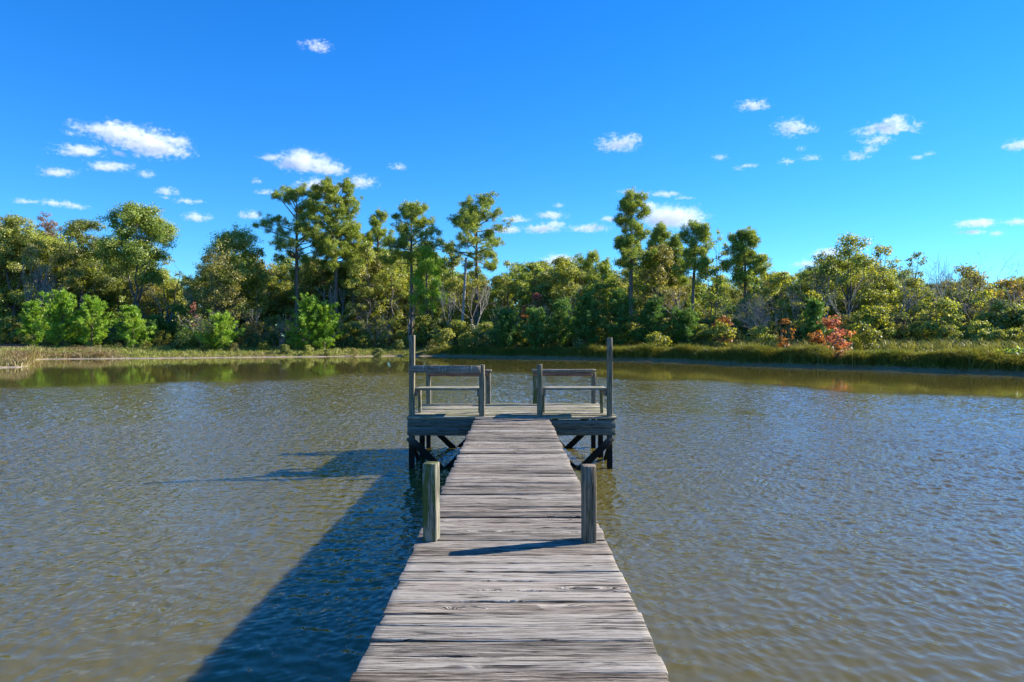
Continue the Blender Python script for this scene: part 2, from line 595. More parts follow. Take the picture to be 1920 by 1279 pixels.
def watermat():
    m, t = newmat('pond_water')
    ge = nd(t, 'ShaderNodeNewGeometry')
    pos = ge.outputs['Position']
    amp = nd(t, 'ShaderNodeAttribute', attribute_name='ruffle').outputs['Fac']
    # capillary ripples too fine for the sheet's own waves: (heading, wavelength, steepness)
    waves = [(12, .115, .050), (-25, .085, .050), (70, .10, .045), (112, .075, .045), (35, .06, .04), (-60, .065, .035)]
    wn = nd(t, 'ShaderNodeTexNoise', {'Scale': 1.1, 'Detail': 2.0})
    t.links.new(pos, wn.inputs['Vector'])
    wp = vmth(t, 'ADD', pos, vscale(t, wn.outputs['Color'], .16))
    total = None
    for i, (ang, lam, st) in enumerate(waves):
        a = math.radians(ang)
        mp = nd(t, 'ShaderNodeMapping', {'Rotation': (0, 0, -a), 'Location': (i * 3.7, i * 1.9, i)})
        t.links.new(wp, mp.inputs['Vector'])
        wv = nd(t, 'ShaderNodeTexWave', {'Scale': .314 / lam, 'Distortion': 1.6, 'Detail': 2.0, 'Detail Scale': .7, 'Detail Roughness': .55},
                wave_type='BANDS', bands_direction='X', wave_profile='SIN')
        t.links.new(mp.outputs[0], wv.inputs['Vector'])
        an = noise(t, mp.outputs[0], 1.1 + .3 * i, 2, .5)
        k = mth(t, 'MULTIPLY', mth(t, 'SUBTRACT', wv.outputs['Fac'], .5), mth(t, 'MULTIPLY', smooth(t, an, .38, .72), st * 4.0))
        v = vscale(t, (math.cos(a), math.sin(a), 0), k)
        total = v if total is None else vmth(t, 'ADD', total, v)
    nrm = vmth(t, 'ADD', ge.outputs['Normal'], vscale(t, total, mth(t, 'MULTIPLY', amp, .8)))
    nrm = nd(t, 'ShaderNodeVectorMath', {0: nrm}, operation='NORMALIZE').outputs[0]
    big = noise(t, pos, .12, 3, .5)
    c = mixc(t, big, (.098, .081, .018), (.115, .096, .025))
    p = nd(t, 'ShaderNodeBsdfPrincipled', {'Base Color': c, 'Roughness': .03, 'IOR': 1.333, 'Specular IOR Level': .5, 'Normal': nrm,
                                         'Subsurface Weight': 1.0, 'Subsurface Radius': (1.0, .9, .6), 'Subsurface Scale': .16})
    p.subsurface_method = 'BURLEY'
    finish(t, p.outputs[0])
    return m


M_GROUND, M_WATER = groundmat(), watermat()

# ------------------------------------------------------------------ shoreline and terrain
SH_PX = [(0, 690), (34, 689.5), (52, 687), (60, 681), (66, 675), (85, 673.8), (200, 673), (310, 672.3), (420, 671), (520, 670), (600, 669.3),
         (680, 668.5), (740, 668), (800, 668), (860, 669), (940, 671.5), (1050, 673.5), (1150, 676), (1290, 679.3), (1400, 685.5),
         (1540, 690.5), (1680, 695.4), (1800, 700.3), (1920, 705)]
_a = [math.degrees(math.atan((p - VX) / F)) for p, _ in SH_PX]
_d = [CAM_Z * F / (y - HY) / math.cos(math.radians(a)) for a, (_, y) in zip(_a, SH_PX)]
SH_A = np.array([-180, -165, -150, -120, -90, -60, -45] + _a + [45, 60, 90, 120, 150, 165, 180])
SH_D = np.array([7.2, 8, 12, 22, 34, 48, 58] + _d + [43, 34, 26, 20, 12, 8, 7.2])


def shore_r(a):
    a = np.asarray(a, float)
    r = np.interp(a, SH_A, SH_D)
    wob = .5 * np.sin(a * 2.1 + 1) + .35 * np.sin(a * 5.3) + .2 * np.sin(a * 13.7 + 2)
    return r * (1 + .006 * wob)


def side_w(a):
    x = np.clip((np.asarray(a, float) + 8.5) / 4.0, 0, 1)
    return x * x * (3 - 2 * x)


RS = ([-60, -6, -1, 0, .8, 1.3, 2.4, 5, 9, 20, 60, 400, 6000], [-1.8, -1.4, -.25, 0, .20, .42, .85, .95, 1.02, 1.25, 1.5, 2.0, 2.0])
LS = ([-60, -6, -1, 0, 2.2, 4, 8, 15, 40, 60, 400, 6000], [-1.8, -1.3, -.2, 0, .20, .42, .72, 1.0, 1.35, 1.5, 2.0, 2.0])


def land_z(s, a):
    k = side_w(a)
    return np.interp(s, *RS) * k + np.interp(s, *LS) * (1 - k)


def gz(x, y):
    a = math.degrees(math.atan2(x, y))
    return float(land_z(math.hypot(x, y) - shore_r(a), a))


def polar_sheet(name, mat_, rows, kind, zfun, attr):
    A = np.unique(np.concatenate([np.linspace(-180, -50, 66), np.linspace(-50, 50, 420), np.linspace(50, 180, 66)]))
    A = A[:-1]
    R0 = shore_r(A)
    rows = np.array(rows)
    S = rows[None, :] * np.ones((len(A), 1))
    Rr = np.maximum(R0[:, None] + S, .02)
    neg = rows < 0
    fr = rows[neg] / rows.min()      # inside the pond rows shrink towards the centre
    Rr[:, neg] = R0[:, None] * (1 - np.minimum(1, np.minimum(fr, -rows[neg] / R0[:, None] * 1.0 + 0)))
    S = Rr - R0[:, None]
    AA = np.radians(A)[:, None] * np.ones_like(S)
    Z = zfun(S, A[:, None] * np.ones_like(S))
    V = np.stack([np.sin(AA) * Rr, np.cos(AA) * Rr, Z], -1)
    n, k = S.shape
    idx = np.arange(n * k).reshape(n, k)
    r = np.roll(idx, -1, 0)
    Q = np.stack([idx[:, :-1], idx[:, 1:], r[:, 1:], r[:, :-1]], -1).reshape(-1, 4)
    mb = MB()
    mb.add(V.reshape(-1, 3), [Q])
    o = mb.build(name, mat_, smooth=True, attrs=attr(S, A))
    o['kind'] = kind
    return o


def terr_z(S, A):
    z = land_z(S, A)
    g = np.random.default_rng(3).normal(0, 1, S.shape)
    return z + g * .025 * np.clip(S / 2, 0, 1) * (S < 300)


polar_sheet('ground', M_GROUND, [-95, -70, -50, -35, -24, -16, -10, -6, -3.5, -2, -1, -.5, -.2, 0, .2, .4, .6, .8, 1, 1.3, 1.6, 2, 2.4, 2.9, 3.5, 4.2, 5, 6, 7.5, 9, 11, 13, 16, 20, 25, 32, 42, 60, 90, 150, 300, 700, 1800, 6000],
            'structure', terr_z, lambda S, A: {'shore': S.ravel(), 'side': (side_w(A)[:, None] * np.ones_like(S)).ravel()})

# calm water lies in the lee of the far bank
CALM_PX = [(0, 734), (200, 728), (400, 721), (560, 711), (700, 700), (820, 700), (940, 700), (1080, 705), (1200, 713), (1400, 724), (1650, 740), (1920, 756)]
CA = np.array([math.degrees(math.atan((p - VX) / F)) for p, _ in CALM_PX])
CD = np.array([CAM_Z * F / (y - HY) / math.cos(math.radians(a)) for a, (_, y) in zip(CA, CALM_PX)])


def water_sheet():
    r = np.random.default_rng(17)
    N = 72
    lam = np.exp(r.normal(math.log(.185), .42, N)).clip(.11, .7)
    th = np.where(r.random(N) < .55, r.normal(5, 30, N), r.normal(88, 34, N))
    th = np.radians(th)
    kk = 2 * PI / lam
    st = r.uniform(.6, 1.3, N)
    st *= .105 * math.sqrt(2) / np.sqrt((st ** 2).sum())      # root mean square slope of unruffled wind
    am = st / kk
    ph = r.uniform(0, 2 * PI, N)
    Vs, Fs, Rf, n0 = [], [], [], 0
    fine = np.concatenate([[.02, .5, 1.0], np.arange(1.4, 8, .026), np.arange(8, 20, .046), np.arange(20, 46, .085), np.arange(46, 110, .8)])
    coarse = np.array([.02, 1, 2, 4, 7, 10, 15, 20, 30, 40, 50, 65])
    for A, R, wave in ((np.radians(np.linspace(-50, 50, 840)), fine, True), (np.radians(np.linspace(50, 310, 130)), coarse, False)):
        AA, RR = np.meshgrid(A, R, indexing='ij')
        X, Y = np.sin(AA) * RR, np.cos(AA) * RR
        Z = np.zeros_like(X)
        D = np.degrees(AA)
        lim = np.interp(D, CA, CD, left=30, right=22)
        ns = vnoise(np.c_[X.ravel() * .16 + 200, Y.ravel() * .07 + 200, Z.ravel()], 5).reshape(X.shape)
        ns2 = vnoise(np.c_[X.ravel() * .5 + 90, Y.ravel() * .22 + 90, Z.ravel()], 6).reshape(X.shape)
        calm = np.clip((RR - lim) / (lim * .16) + (ns - .5) * 1.0 + (ns2 - .5) * .7 + .5, 0, 1)
        calm = calm * calm * (3 - 2 * calm)
        fx = np.clip((RR - 2.5) / 13, 0, 1)
        fx = fx * fx * (3 - 2 * fx)
        g1 = vnoise(np.c_[X.ravel() * .11 + 300, Y.ravel() * .05 + 300, Z.ravel()], 8).reshape(X.shape)
        g2 = vnoise(np.c_[X.ravel() * .33 + 50, Y.ravel() * .2 + 50, Z.ravel()], 9).reshape(X.shape)
        gust = .55 + .9 * np.clip(.65 * g1 + .35 * g2 - .12, 0, 1) * 1.35
        ruf = (.03 + .97 * (1 - calm)) * (.62 + 1.1 * fx) * gust
        edge = np.clip((50 - np.abs(D)) / 4, 0, 1) if wave else 0
        ruf = ruf * edge
        if wave:
            q = RR < 50
            x, y = X[q], Y[q]
            z, dx, dy = np.zeros_like(x), np.zeros_like(x), np.zeros_like(x)
            for i in range(N):
                p = kk[i] * (x * math.cos(th[i]) + y * math.sin(th[i])) + ph[i]
                z += am[i] * np.cos(p)
                sn = am[i] * np.sin(p)
                dx -= sn * math.cos(th[i])
                dy -= sn * math.sin(th[i])
            Z[q] = z * ruf[q]
            X[q] += dx * ruf[q] * 1.15
            Y[q] += dy * ruf[q] * 1.15
        na, nr = X.shape
        idx = np.arange(na * nr).reshape(na, nr) + n0
        Fs.append(np.stack([idx[:-1, :-1], idx[:-1, 1:], idx[1:, 1:], idx[1:, :-1]], -1).reshape(-1, 4))
        Vs.append(np.stack([X, Y, Z], -1).reshape(-1, 3))
        Rf.append((ruf * np.ones_like(X)).ravel())
        n0 += na * nr
    mb = MB()
    mb.add(np.concatenate(Vs), [np.concatenate(Fs)])
    o = mb.build('pond_water', M_WATER, smooth=True, attrs={'ruffle': np.concatenate(Rf)})
    o['kind'] = 'structure'
    return o


water_sheet()

# ------------------------------------------------------------------ the wooden pier
pier = thing('wooden_pier', 'weathered grey wooden pier with a railed platform at its end standing in the pond', 'pier', (0, 5, 0))


def child(mb, name, m, parent, label=None):
    o = mb.build(name, m, parent, grain=True)
    if parent is not None:
        p = parent
        off = Vector((0, 0, 0))
        while p is not None:
            off += p.location
            p = p.parent
        o.location = -off
    if label:
        o['label'] = label
    return o


XL, XR = -.613, .603
Z0 = 11.24            # distance of the platform's near edge
mb = MB()
y, i = -7.4, 0
rb = np.random.default_rng(21)
while y < Z0 - .05:
    wd = rb.choice([.139, .140, .138, .141])
    gap = rb.choice([.003, .005, .008, .012], p=[.3, .3, .25, .15])
    y1 = min(y + wd, Z0 - .006)
    plank(mb, XL + rb.normal(0, .006), XR + rb.normal(0, .006), y, y1, DECK, .038, 100 + i * 7, nst=60 if y < 5 else 36)
    y += wd + gap
    i += 1
walk = child(mb, 'walkway_boards', W_DECK, pier)
for x in (-.50, 0.0, .49):
    child(beam(MB(), (x, -7.3, DECK - .145), (x, Z0 - .03, DECK - .145), .04, .20, nst=30), 'stringer', W_PILE, pier)

# mooring posts half way along
lp = child(beam(MB(), (-.530, 4.43, -1.4), (-.528, 4.43, DECK + .497), .088, .098, up=(math.sin(math.radians(9)), math.cos(math.radians(9)), 0), bev=.004, nst=16, jit=.0010), 'mooring_post', W_MOSSY, pier, 'moss covered square post')
rp = child(beam(MB(), (.487, 4.40, -1.4), (.489, 4.40, DECK + .485), .090, .098, up=(0, 1, 0), bev=.004, nst=16, jit=.0010), 'mooring_post', W_GREY, pier, 'bare grey square post with a knot near the top')
for yy in (7.9, 0.4, -3.6):
    for x in (-.46, .45):
        child(beam(MB(), (x, yy, -1.4), (x, yy, DECK - .26), .09, .09, up=(0, 1, 0)), 'pile', W_PILE, pier)
    child(beam(MB(), (-.58, yy + .065, DECK - .32), (.57, yy + .065, DECK - .32), .038, .14), 'cross_beam', W_PILE, pier)

# platform
PX0, PX1, ZB = -1.735, 1.70, 13.62
plat = thing('platform', 'x', 'x')
for k in ('label', 'category'):
    del plat[k]
plat.parent = pier
mb = MB()
y, i = Z0, 0
while y < ZB - .05:
    wd = .14
    plank(mb, PX0 - .015 + rb.normal(0, .012), PX1 + .015 + rb.normal(0, .012), y, min(y + wd, ZB), DECK + .012, .036, 3000 + i * 9, nst=30, rough=1.2)
    y += wd + rb.choice([.004, .006, .009])
    i += 1
child(mb, 'deck_boards', W_PLAT, plat)
for zc, th in ((DECK - .0235 - .069, .138), (DECK - .0235 - .069 - .140, .138)):
    child(beam(MB(), (PX0, Z0 + .03, zc), (PX1, Z0 + .03, zc), .04, th, nst=16), 'fascia_board', W_FASC, plat)
    for x in (PX0 + .02, PX1 - .02):
        child(beam(MB(), (x, Z0 + .052, zc), (x, ZB - .04, zc), .038, th, nst=10), 'rim_joist', W_FASC, plat)
child(beam(MB(), (PX0, ZB - .02, DECK - .10), (PX1, ZB - .02, DECK - .10), .038, .14, nst=10), 'rim_joist', W_FASC, plat)
for x in np.linspace(PX0 + .45, PX1 - .45, 6):
    child(beam(MB(), (x, Z0 + .06, DECK - .10), (x, ZB - .05, DECK - .10), .038, .14), 'joist', W_PILE, plat)


def post(x, y, ztop, m, wd=.088, label=None, zb=-1.5, name='post', turn=1.5):
    up = (math.sin(math.radians(turn)), math.cos(math.radians(turn)), 0)
    return child(beam(MB(), (x, y, zb), (x + rb.normal(0, .004), y + rb.normal(0, .004), ztop), wd, wd, up=up, bev=.004, nst=14), name, m, pier, label)


ZF = Z0 + .10
k = ZF / F
post((772 - VX) * k, ZF, pz(628.5, ZF), W_POST, .086, 'tall corner post', turn=4)
post((1143 - VX) * k, ZF, pz(633, ZF), W_POST, .088, 'tall corner post with green algae')
post((904 - VX) * k, ZF, pz(684, ZF), W_POST, .090)
post((1013 - VX) * k, ZF, pz(683, ZF), W_POST, .090)
ZR = ZB - .12
k2 = ZR / F
post((804 - VX) * k2, ZR, pz(698, ZR), W_POST, .086)
post((916 - VX) * k2, ZR, pz(694.5, ZR), W_POST, .088)
post((1003 - VX) * k2, ZR, pz(697, ZR), W_MOSSY, .088)
post((1112 - VX) * k2, ZR, pz(698.5, ZR), W_GREY, .086)
for x in (-1.645, 1.60):
    post(x, 12.42, DECK - .03, W_PILE, .09, name='pile')
# bench rails and benches on the near side
xa, xb, xc, xd = [(q - VX) * k for q in (777.5, 899, 1019, 1138)]
rail = thing('bench', 'x', 'x')
rail2 = thing('bench', 'x', 'x')
for o, lab in ((rail, 'bench with a scratched backrest board'), (rail2, 'bench without a backrest')):
    del o['category']
    o['label'] = lab
    o.parent = pier
br = child(beam(MB(), (xa - .08, ZF - .062, pz(692, ZF)), (xb + .02, ZF - .062, pz(692, ZF)), .034, .128, nst=12), 'backrest', W_RAIL, rail)
# carved tally-like scratches on the side that faces the walkway
yb0 = ZF - .0805


def scratch(x0, z0, x1, z1, wdt=.006):
    x0, x1 = xa + x0 * (xb - xa), xa + x1 * (xb - xa)
    zc = pz(692, ZF)
    z0, z1 = zc + z0 * .06, zc + z1 * .06
    dx, dz = x1 - x0, z1 - z0
    L = math.hypot(dx, dz) + 1e-9
    nx, nz = -dz / L * wdt / 2, dx / L * wdt / 2
    q = [(x0 - nx, z0 - nz), (x0 + nx, z0 + nz), (x1 + nx, z1 + nz), (x1 - nx, z1 - nz)]
    V = [(a, yb0, b) for a, b in q] + [(a, yb0 + .003, b) for a, b in q]
    ms = MB()
    ms.add(V, [[[0, 1, 2, 3], [7, 6, 5, 4], [0, 4, 5, 1], [1, 5, 6, 2], [2, 6, 7, 3], [3, 7, 4, 0]]])
    o = ms.build('carved_scratch', M_SCRATCH, br)
    o.location = (0, 0, 0)


for s in [(.08, -.2, .08, -.75), (.14, .85, .14, -.55), (.19, .2, .19, -.1), (.25, .9, .29, .6), (.39, .7, .38, -.8), (.43, -.2, .43, -.8), (.445, .1, .44, -.75), (.48, .65, .485, -.7),
          (.56, .6, .58, .62), (.58, .62, .58, .3), (.58, .3, .565, .25), (.575, -.4, .575, -.7),
          (.72, .5, .74, -.3), (.74, -.3, .77, .6), (.745, .1, .80, -.1), (.77, .6, .79, -.2), (.79, -.2, .83, .35), (.74, -.5, .74, -.9), (.80, .4, .84, .45),
          (.885, .8, .88, -.8), (.92, .6, .92, .3), (.935, .45, .95, .2), (.93, .1, .945, -.4)]:
    scratch(*s)
for parent, x0, x1 in ((rail, xa - .01, xb + .01), (rail2, xc - .01, xd + .01)):
    st = DECK + .012 + .468
    for j, yy in enumerate((ZF + .015, ZF + .165, ZF + .315)):
        child(beam(MB(), (x0 + .004 * j, yy + .067, st - .02), (x1 - .004 * j, yy + .067, st - .02), .14, .038, nst=12), 'seat_board', W_PLAT, parent)
    for x in (x0 + .030, x1 - .030):
        child(beam(MB(), (x, ZF + .0, st - .04 - .05), (x, ZF + .46, st - .04 - .05), .038, .088, nst=5), 'bracket', W_RAIL, parent)
        child(beam(MB(), (x + (.0 if x < 0 else 0), ZF + .50, DECK + .013), (x, ZF + .50, st - .04), .05, .078, up=(0, 1, 0), nst=6), 'leg', W_MOSSY, parent)
# rails on the far side
for x0, x1, yt in ((801, 921, 693.5), (998, 1116, 692.6)):
    xa2, xb2 = (x0 - VX) * k2, (x1 - VX) * k2
    zt = pz(yt, ZR)
    rr_ = thing('railing', 'x', 'x')
    del rr_['label'], rr_['category']
    rr_.parent = pier
    child(beam(MB(), (xa2 - .01, ZR - .0, zt - .022), (xb2 + .01, ZR, zt - .022), .16, .042, nst=10), 'top_rail', W_DECK, rr_)
    child(beam(MB(), (xa2 + .02, ZR - .066, zt - .041 - .0425), (xb2 - .06, ZR - .066, zt - .041 - .0425), .034, .085, nst=10), 'rail_board', W_RED, rr_)
# cross braces
def brace(p0, p1, m=W_PILE):
    child(beam(MB(), p0, p1, .038, .135, up=(0, 1, 0) if abs(p1[0] - p0[0]) > .2 else (1, 0, 0), nst=8), 'cross_brace', m, pier)


for yb_, yo, kk in ((ZF, -.066, k), (ZR, -.066, k2)):
    if yb_ == ZF:
        X = [(q - VX) * kk for q in (767, 902, 1015, 1148)]
    else:
        X = [(q - VX) * kk for q in (800, 914, 1005, 1115)]
    zt, L = DECK - .36, 1.30
    pv = beam
    for x0, x1, dy in ((X[0], X[1], 0), (X[1], X[0], .15), (X[3], X[2], 0), (X[2], X[3], .15)):
        s = 1 if x1 > x0 else -1
        mbb = MB()
        # a flat board standing on edge in the plane of the posts
        beam(mbb, (x0, yb_ + yo + dy, zt + .03), (x0 + s * L, yb_ + yo + dy, zt + .03 - L * .97), .11, .036, up=(0, 1, 0), nst=8)
        child(mbb, 'cross_brace', W_PILE, pier)
for x in (-1.69, 1.655):
    mbb = MB()
    beam(mbb, (x, ZF + .05, DECK - .33), (x, ZR - .2, -.75), .11, .036, up=(1, 0, 0), nst=8)
    child(mbb, 'cross_brace', W_PILE, pier)

# ------------------------------------------------------------------ plants
LEAF = (.23, .13)


def broadleaf(h, rad, cb, seed, lm, bm, dens=1.0, nclump=34, forks=1, fork_h=.35, lean=(0, 0), leaf=LEAF, ecc=1.0, stems=1, twig=1.0, clr=(.20, .36), topbias=1.0):
    r = np.random.default_rng(seed)
    T, Cn = MB(), MB()
    r0 = (.010 * h + .05) * (.6 if stems > 1 else 1)
    leaders = []
    for s in range(max(forks, stems)):
        a = s * 2 * PI / max(forks, stems) + r.uniform(0, 1.2)
        fh = fork_h * h * r.uniform(.85, 1.15) if stems == 1 else .1
        spread = (0 if max(forks, stems) == 1 else rad * .55)
        end = np.array([lean[0] + math.cos(a) * spread, lean[1] + math.sin(a) * spread * .7, h * r.uniform(.78, .9)])
        base = np.array([0, 0, -.15]) if stems == 1 else np.array([math.cos(a) * .15, math.sin(a) * .15, -.15])
        fk = np.array([lean[0] * .25 + r.normal(0, .02 * h), r.normal(0, .015 * h), fh])
        n1, n2 = 5, 9
        P = np.concatenate([np.linspace(base, fk, n1), bez(fk, fk + (end - fk) * np.array([.62, .62, .4]), end, n2)[1:]])
        P[1:-1] += r.normal(0, .008 * h, (len(P) - 2, 3)) * (np.arange(1, len(P) - 1) > 2)[:, None]
        R = np.interp(np.linspace(0, 1, len(P)), [0, .06, .5, 1], [r0 * 1.35, r0, r0 * .55, r0 * .12])
        tube(T, P, R, 7)
        leaders.append((P, R))
    C, RC = [], []
    for i in range(nclump):
        tt = (r.uniform(0, 1)) ** (1 / topbias)
        pr = math.sqrt(max(.06, 1 - ((tt - .42) / .62) ** 2))
        rc = rad * r.uniform(*clr)
        a = r.uniform(0, 2 * PI)
        q = math.sqrt(r.uniform(.12, 1)) * max(0.05, rad * pr - rc * .55)
        c = np.array([lean[0] * (.5 + .5 * tt) + math.cos(a) * q, lean[1] * .5 + math.sin(a) * q * ecc, cb + rc * .5 + tt * (h - cb - rc * 1.1)])
        C.append(c)
        RC.append(rc)
    # a top clump so that the tree reaches its height
    C.append(np.array([lean[0] + r.normal(0, .1 * rad), 0, h - rad * .22]))
    RC.append(rad * .26)
    pts, nrm = [], []
    for c, rc in zip(C, RC):
        P, R = leaders[int(np.argmin([np.min(np.linalg.norm((P[:, :2] - c[:2]), axis=1)) for P, R in leaders]))]
        hd = np.linalg.norm(P[:, :2] - c[:2], axis=1)
        j = int(np.argmin(np.abs(P[:, 2] - np.maximum(c[2] - hd * .75, .25 * h if stems == 1 else .1)) + (P[:, 2] > c[2]) * 5))
        b = P[j]
        mid = b + (c - b) * .5 + np.array([0, 0, -.10 * np.linalg.norm(c - b)]) + r.normal(0, .05 * rad, 3)
        Q = bez(b, mid, c, 6)
        rr_ = max(.018, min(R[j] * .6, .012 + .018 * np.linalg.norm(c - b)))
        tube(T, Q, np.linspace(rr_, .012, 6), 5)
        m = 8
        d = rand_unit(r, m) * np.array([1, 1, .72]) * rc * r.uniform(.45, .95, (m, 1))
        d[:, 2] += rc * .12
        for e in d[:int(m * .75 * twig)]:
            tube(T, [c - d[0] * 0, c + e * .55 + r.normal(0, .03, 3), c + e * 1.05], [.014, .010, .005], 3)
        n = int(rc * rc * 230 * dens * (.16 / (leaf[0] * leaf[1] * 3.14)))
        w_ = r.integers(0, m, n)
        e = r.normal(0, rc * .24, (n, 3)) * np.array([1, 1, .7])
        pts.append(c + d[w_] + e)
        nrm.append(unit(d[w_] * .8 + e * 1.2) + np.array([0, 0, .55]))
    p = np.concatenate(pts)
    N = np.concatenate(nrm)
    N = N[p[:, 2] > .05]
    p = p[p[:, 2] > .05]
    n = len(p)
    A, B = facing(r, N, .75)
    sc_ = r.uniform(.65, 1.3, n)
    add_leaves(Cn, p, A, B, leaf[0] * sc_, leaf[1] * sc_)
    return T, Cn


def tufts(Cn, r, P, rad, per, ln, wd, upb=.35, dirs=None):
    """needle bursts at points P"""
    n = len(P) * per
    base = np.repeat(P, per, 0)
    A = rand_unit(r, n)
    A[:, 2] += upb
    if dirs is not None:
        A += np.repeat(dirs, per, 0) * .55
    A = unit(A)
    pref = np.repeat(dirs, per, 0) + np.array([0, 0, .5]) if dirs is not None else np.array([0, 0, 1.0])
    B = unit(np.cross(pref + rand_unit(r, n) * .8, A))
    l = ln * r.uniform(.7, 1.25, n)
    c = base + A * (l * .5)[:, None] + r.normal(0, rad, (n, 3)) * np.array([1, 1, .6])
    add_leaves(Cn, c, A, B, l, wd)


def pine(h, rad, cb, seed, lm=None, nb=30, dens=1.0, lean=(0, 0), prof=None, lowb=0):
    r = np.random.default_rng(seed)
    T, Cn = MB(), MB()
    top = np.array([lean[0], lean[1], h - .3])
    P = bez((0, 0, -.2), (lean[0] * .15 + r.normal(0, .15), r.normal(0, .15), h * .5), top, 16)
    r0 = .0125 * h + .06
    R = np.interp(np.linspace(0, 1, 16), [0, .05, .6, 1], [r0 * 1.25, r0, r0 * .68, .03])
    tube(T, P, R, 8)
    prof = prof or ([0, .12, .3, .55, .8, .93, 1], [.55, 1.05, .95, .9, .7, .42, .2])
    tp, td = [], []
    az = r.uniform(0, 6.28)
    nb = int(nb * 1.15)
    for i in range(nb):
        f = (i + r.uniform(0, .8)) / nb
        z = cb + (h - cb) * f * .97
        az += 2.4 + r.normal(0, .5)
        L = rad * np.interp(f, *prof) * r.uniform(.45, 1.22)
        j = np.interp(z, P[:, 2], np.arange(16))
        b = np.array([np.interp(j, np.arange(16), P[:, q]) for q in range(3)])
        rise = np.interp(f, [0, .5, 1], [.05, .35, 1.1]) + r.normal(0, .24)
        dr = np.array([math.cos(az), math.sin(az), rise])
        e = b + unit(dr) * L
        mid = b + dr * L * .5 + np.array([0, 0, L * .06])
        Q = bez(b, mid, e + np.array([0, 0, L * .10]), 6)
        tube(T, Q, np.linspace(max(.02, .022 * L + .015), .010, 6), 5)
        # needle clusters sit like round puffs along the outer part of each bough
        ns = int(4 + L * 2.1)
        for c_ in range(ns):
            u = 1.0 if c_ == 0 else r.uniform(.38, .98)
            q = np.array([np.interp(u * 5, np.arange(6), Q[:, c]) for c in range(3)])
            sa = az + r.choice([-1, 1]) * r.uniform(.5, 1.5)
            sl = 0 if c_ == 0 else L * r.uniform(.08, .38)
            cc = q + np.array([math.cos(sa), math.sin(sa), .45]) * sl + np.array([0, 0, r.normal(0, .26)])
            if sl:
                tube(T, [q, (q + cc) / 2 + np.array([0, 0, -.04]), cc], [.018, .014, .008], 3)
            rc = r.uniform(.18, .44)
            nt_ = int(4 + 11 * (rc / .40) ** 2)
            dd_ = rand_unit(r, nt_) * np.array([1, 1, 1.0])
            dd_[:, 2] += .15
            tp.extend(cc + dd_ * rc * r.uniform(.45, 1.0, (nt_, 1)))
            td.extend(dd_)
    tufts(Cn, r, np.array(tp), .12, int(12 * dens), .33, .055, .25, np.array(td))
    return T, Cn


def young_pine(h, rad, seed, dens=1.0, nb=None):
    r = np.random.default_rng(seed)
    T, Cn = MB(), MB()
    P = bez((0, 0, -.1), (r.normal(0, .1), r.normal(0, .1), h * .5), (r.normal(0, .1), r.normal(0, .1), h - .15), 8)
    tube(T, P, np.linspace(.02 * h, .02, 8), 6)
    tp, td = [], []
    nb = nb or int(26 + h * 7)
    az = 0
    for i in range(nb):
        f = ((i + .5) / nb) ** .9
        z = .18 + (h - .3) * f
        az += 2.4 + r.normal(0, .3)
        L = rad * (np.interp(f, [0, .12, .3, .6, .85, 1], [.80, .95, .95, .72, .40, .14])) * r.uniform(.45, 1.28)
        b = np.array([np.interp(z, P[:, 2], P[:, q]) for q in range(3)])
        dr = np.array([math.cos(az), math.sin(az), np.interp(f, [0, .5, 1], [.2, .6, 1.5]) + r.normal(0, .12)])
        e = b + dr * L
        Q = bez(b, b + dr * L * .5 - np.array([0, 0, .05 * L]), e + np.array([0, 0, .18 * L]), 5)
        tube(T, Q, np.linspace(.022, .008, 5), 4)
        for s in range(int(4 + L * 7)):
            u = r.uniform(.25, 1.05)
            q = np.array([np.interp(min(u, 1) * 4, np.arange(5), Q[:, c]) for c in range(3)])
            tp.append(q + r.normal(0, .13, 3) * np.array([1, 1, .9]))
            td.append(unit(dr + np.array([0, 0, .9])))
    for _ in range(5):
        tp.append(P[-1] + r.normal(0, .06, 3))
        td.append(np.array([0, 0, 1.]))
    tufts(Cn, r, np.array(tp), .06, int(20 * dens), .33, .05, .55, np.array(td))
    return T, Cn


def bare(h, spread, seed, stems=1, depth=5, nlv=0, leaf=(.22, .13), up=.55):
    """leafless (or nearly) tree grown fork by fork"""
    r = np.random.default_rng(seed)
    T, Cn = MB(), MB()
    tips = []

    def grow(p, d, L, R, lv):
        d = unit(d)
        e = p + d * L
        m = p + d * L * .5 + r.normal(0, .05 * L, 3)
        tube(T, [p, m, e], [R, R * .85, R * .68], 5 if lv < 2 else 3)
        if lv >= depth:
            tips.append(e)
            return
        for _ in range(r.integers(2, 4)):
            nd_ = unit(d + r.normal(0, .48, 3) * np.array([spread, spread, .8]) + np.array([0, 0, up * .25]))
            grow(e if r.random() < .75 else m, nd_, L * r.uniform(.62, .88), max(.006, R * .62), lv + 1)
        if lv >= 2:
            tips.append(e)

    for s in range(stems):
        a = r.uniform(0, 6.28)
        d0 = np.array([math.cos(a), math.sin(a), 0]) * (.45 * spread if stems > 1 else .05) + np.array([0, 0, 1.0])
        grow(np.array([math.cos(a) * .08, math.sin(a) * .08, -.1]), d0, h * .27, .0065 * h + .010, 0)
    V = np.concatenate(T.V)
    k = h / max(V[:, 2].max(), .1)
    T.V = [v * k for v in T.V]
    tips = np.array(tips) * k
    if nlv:
        p = np.repeat(tips, nlv, 0)
        p = p + r.normal(0, .16, p.shape)
        n = len(p)
        A = rand_unit(r, n)
        add_leaves(Cn, p, A, unit(np.cross(A, rand_unit(r, n))), leaf[0] * r.uniform(.6, 1.2, n), leaf[1])
    return T, Cn


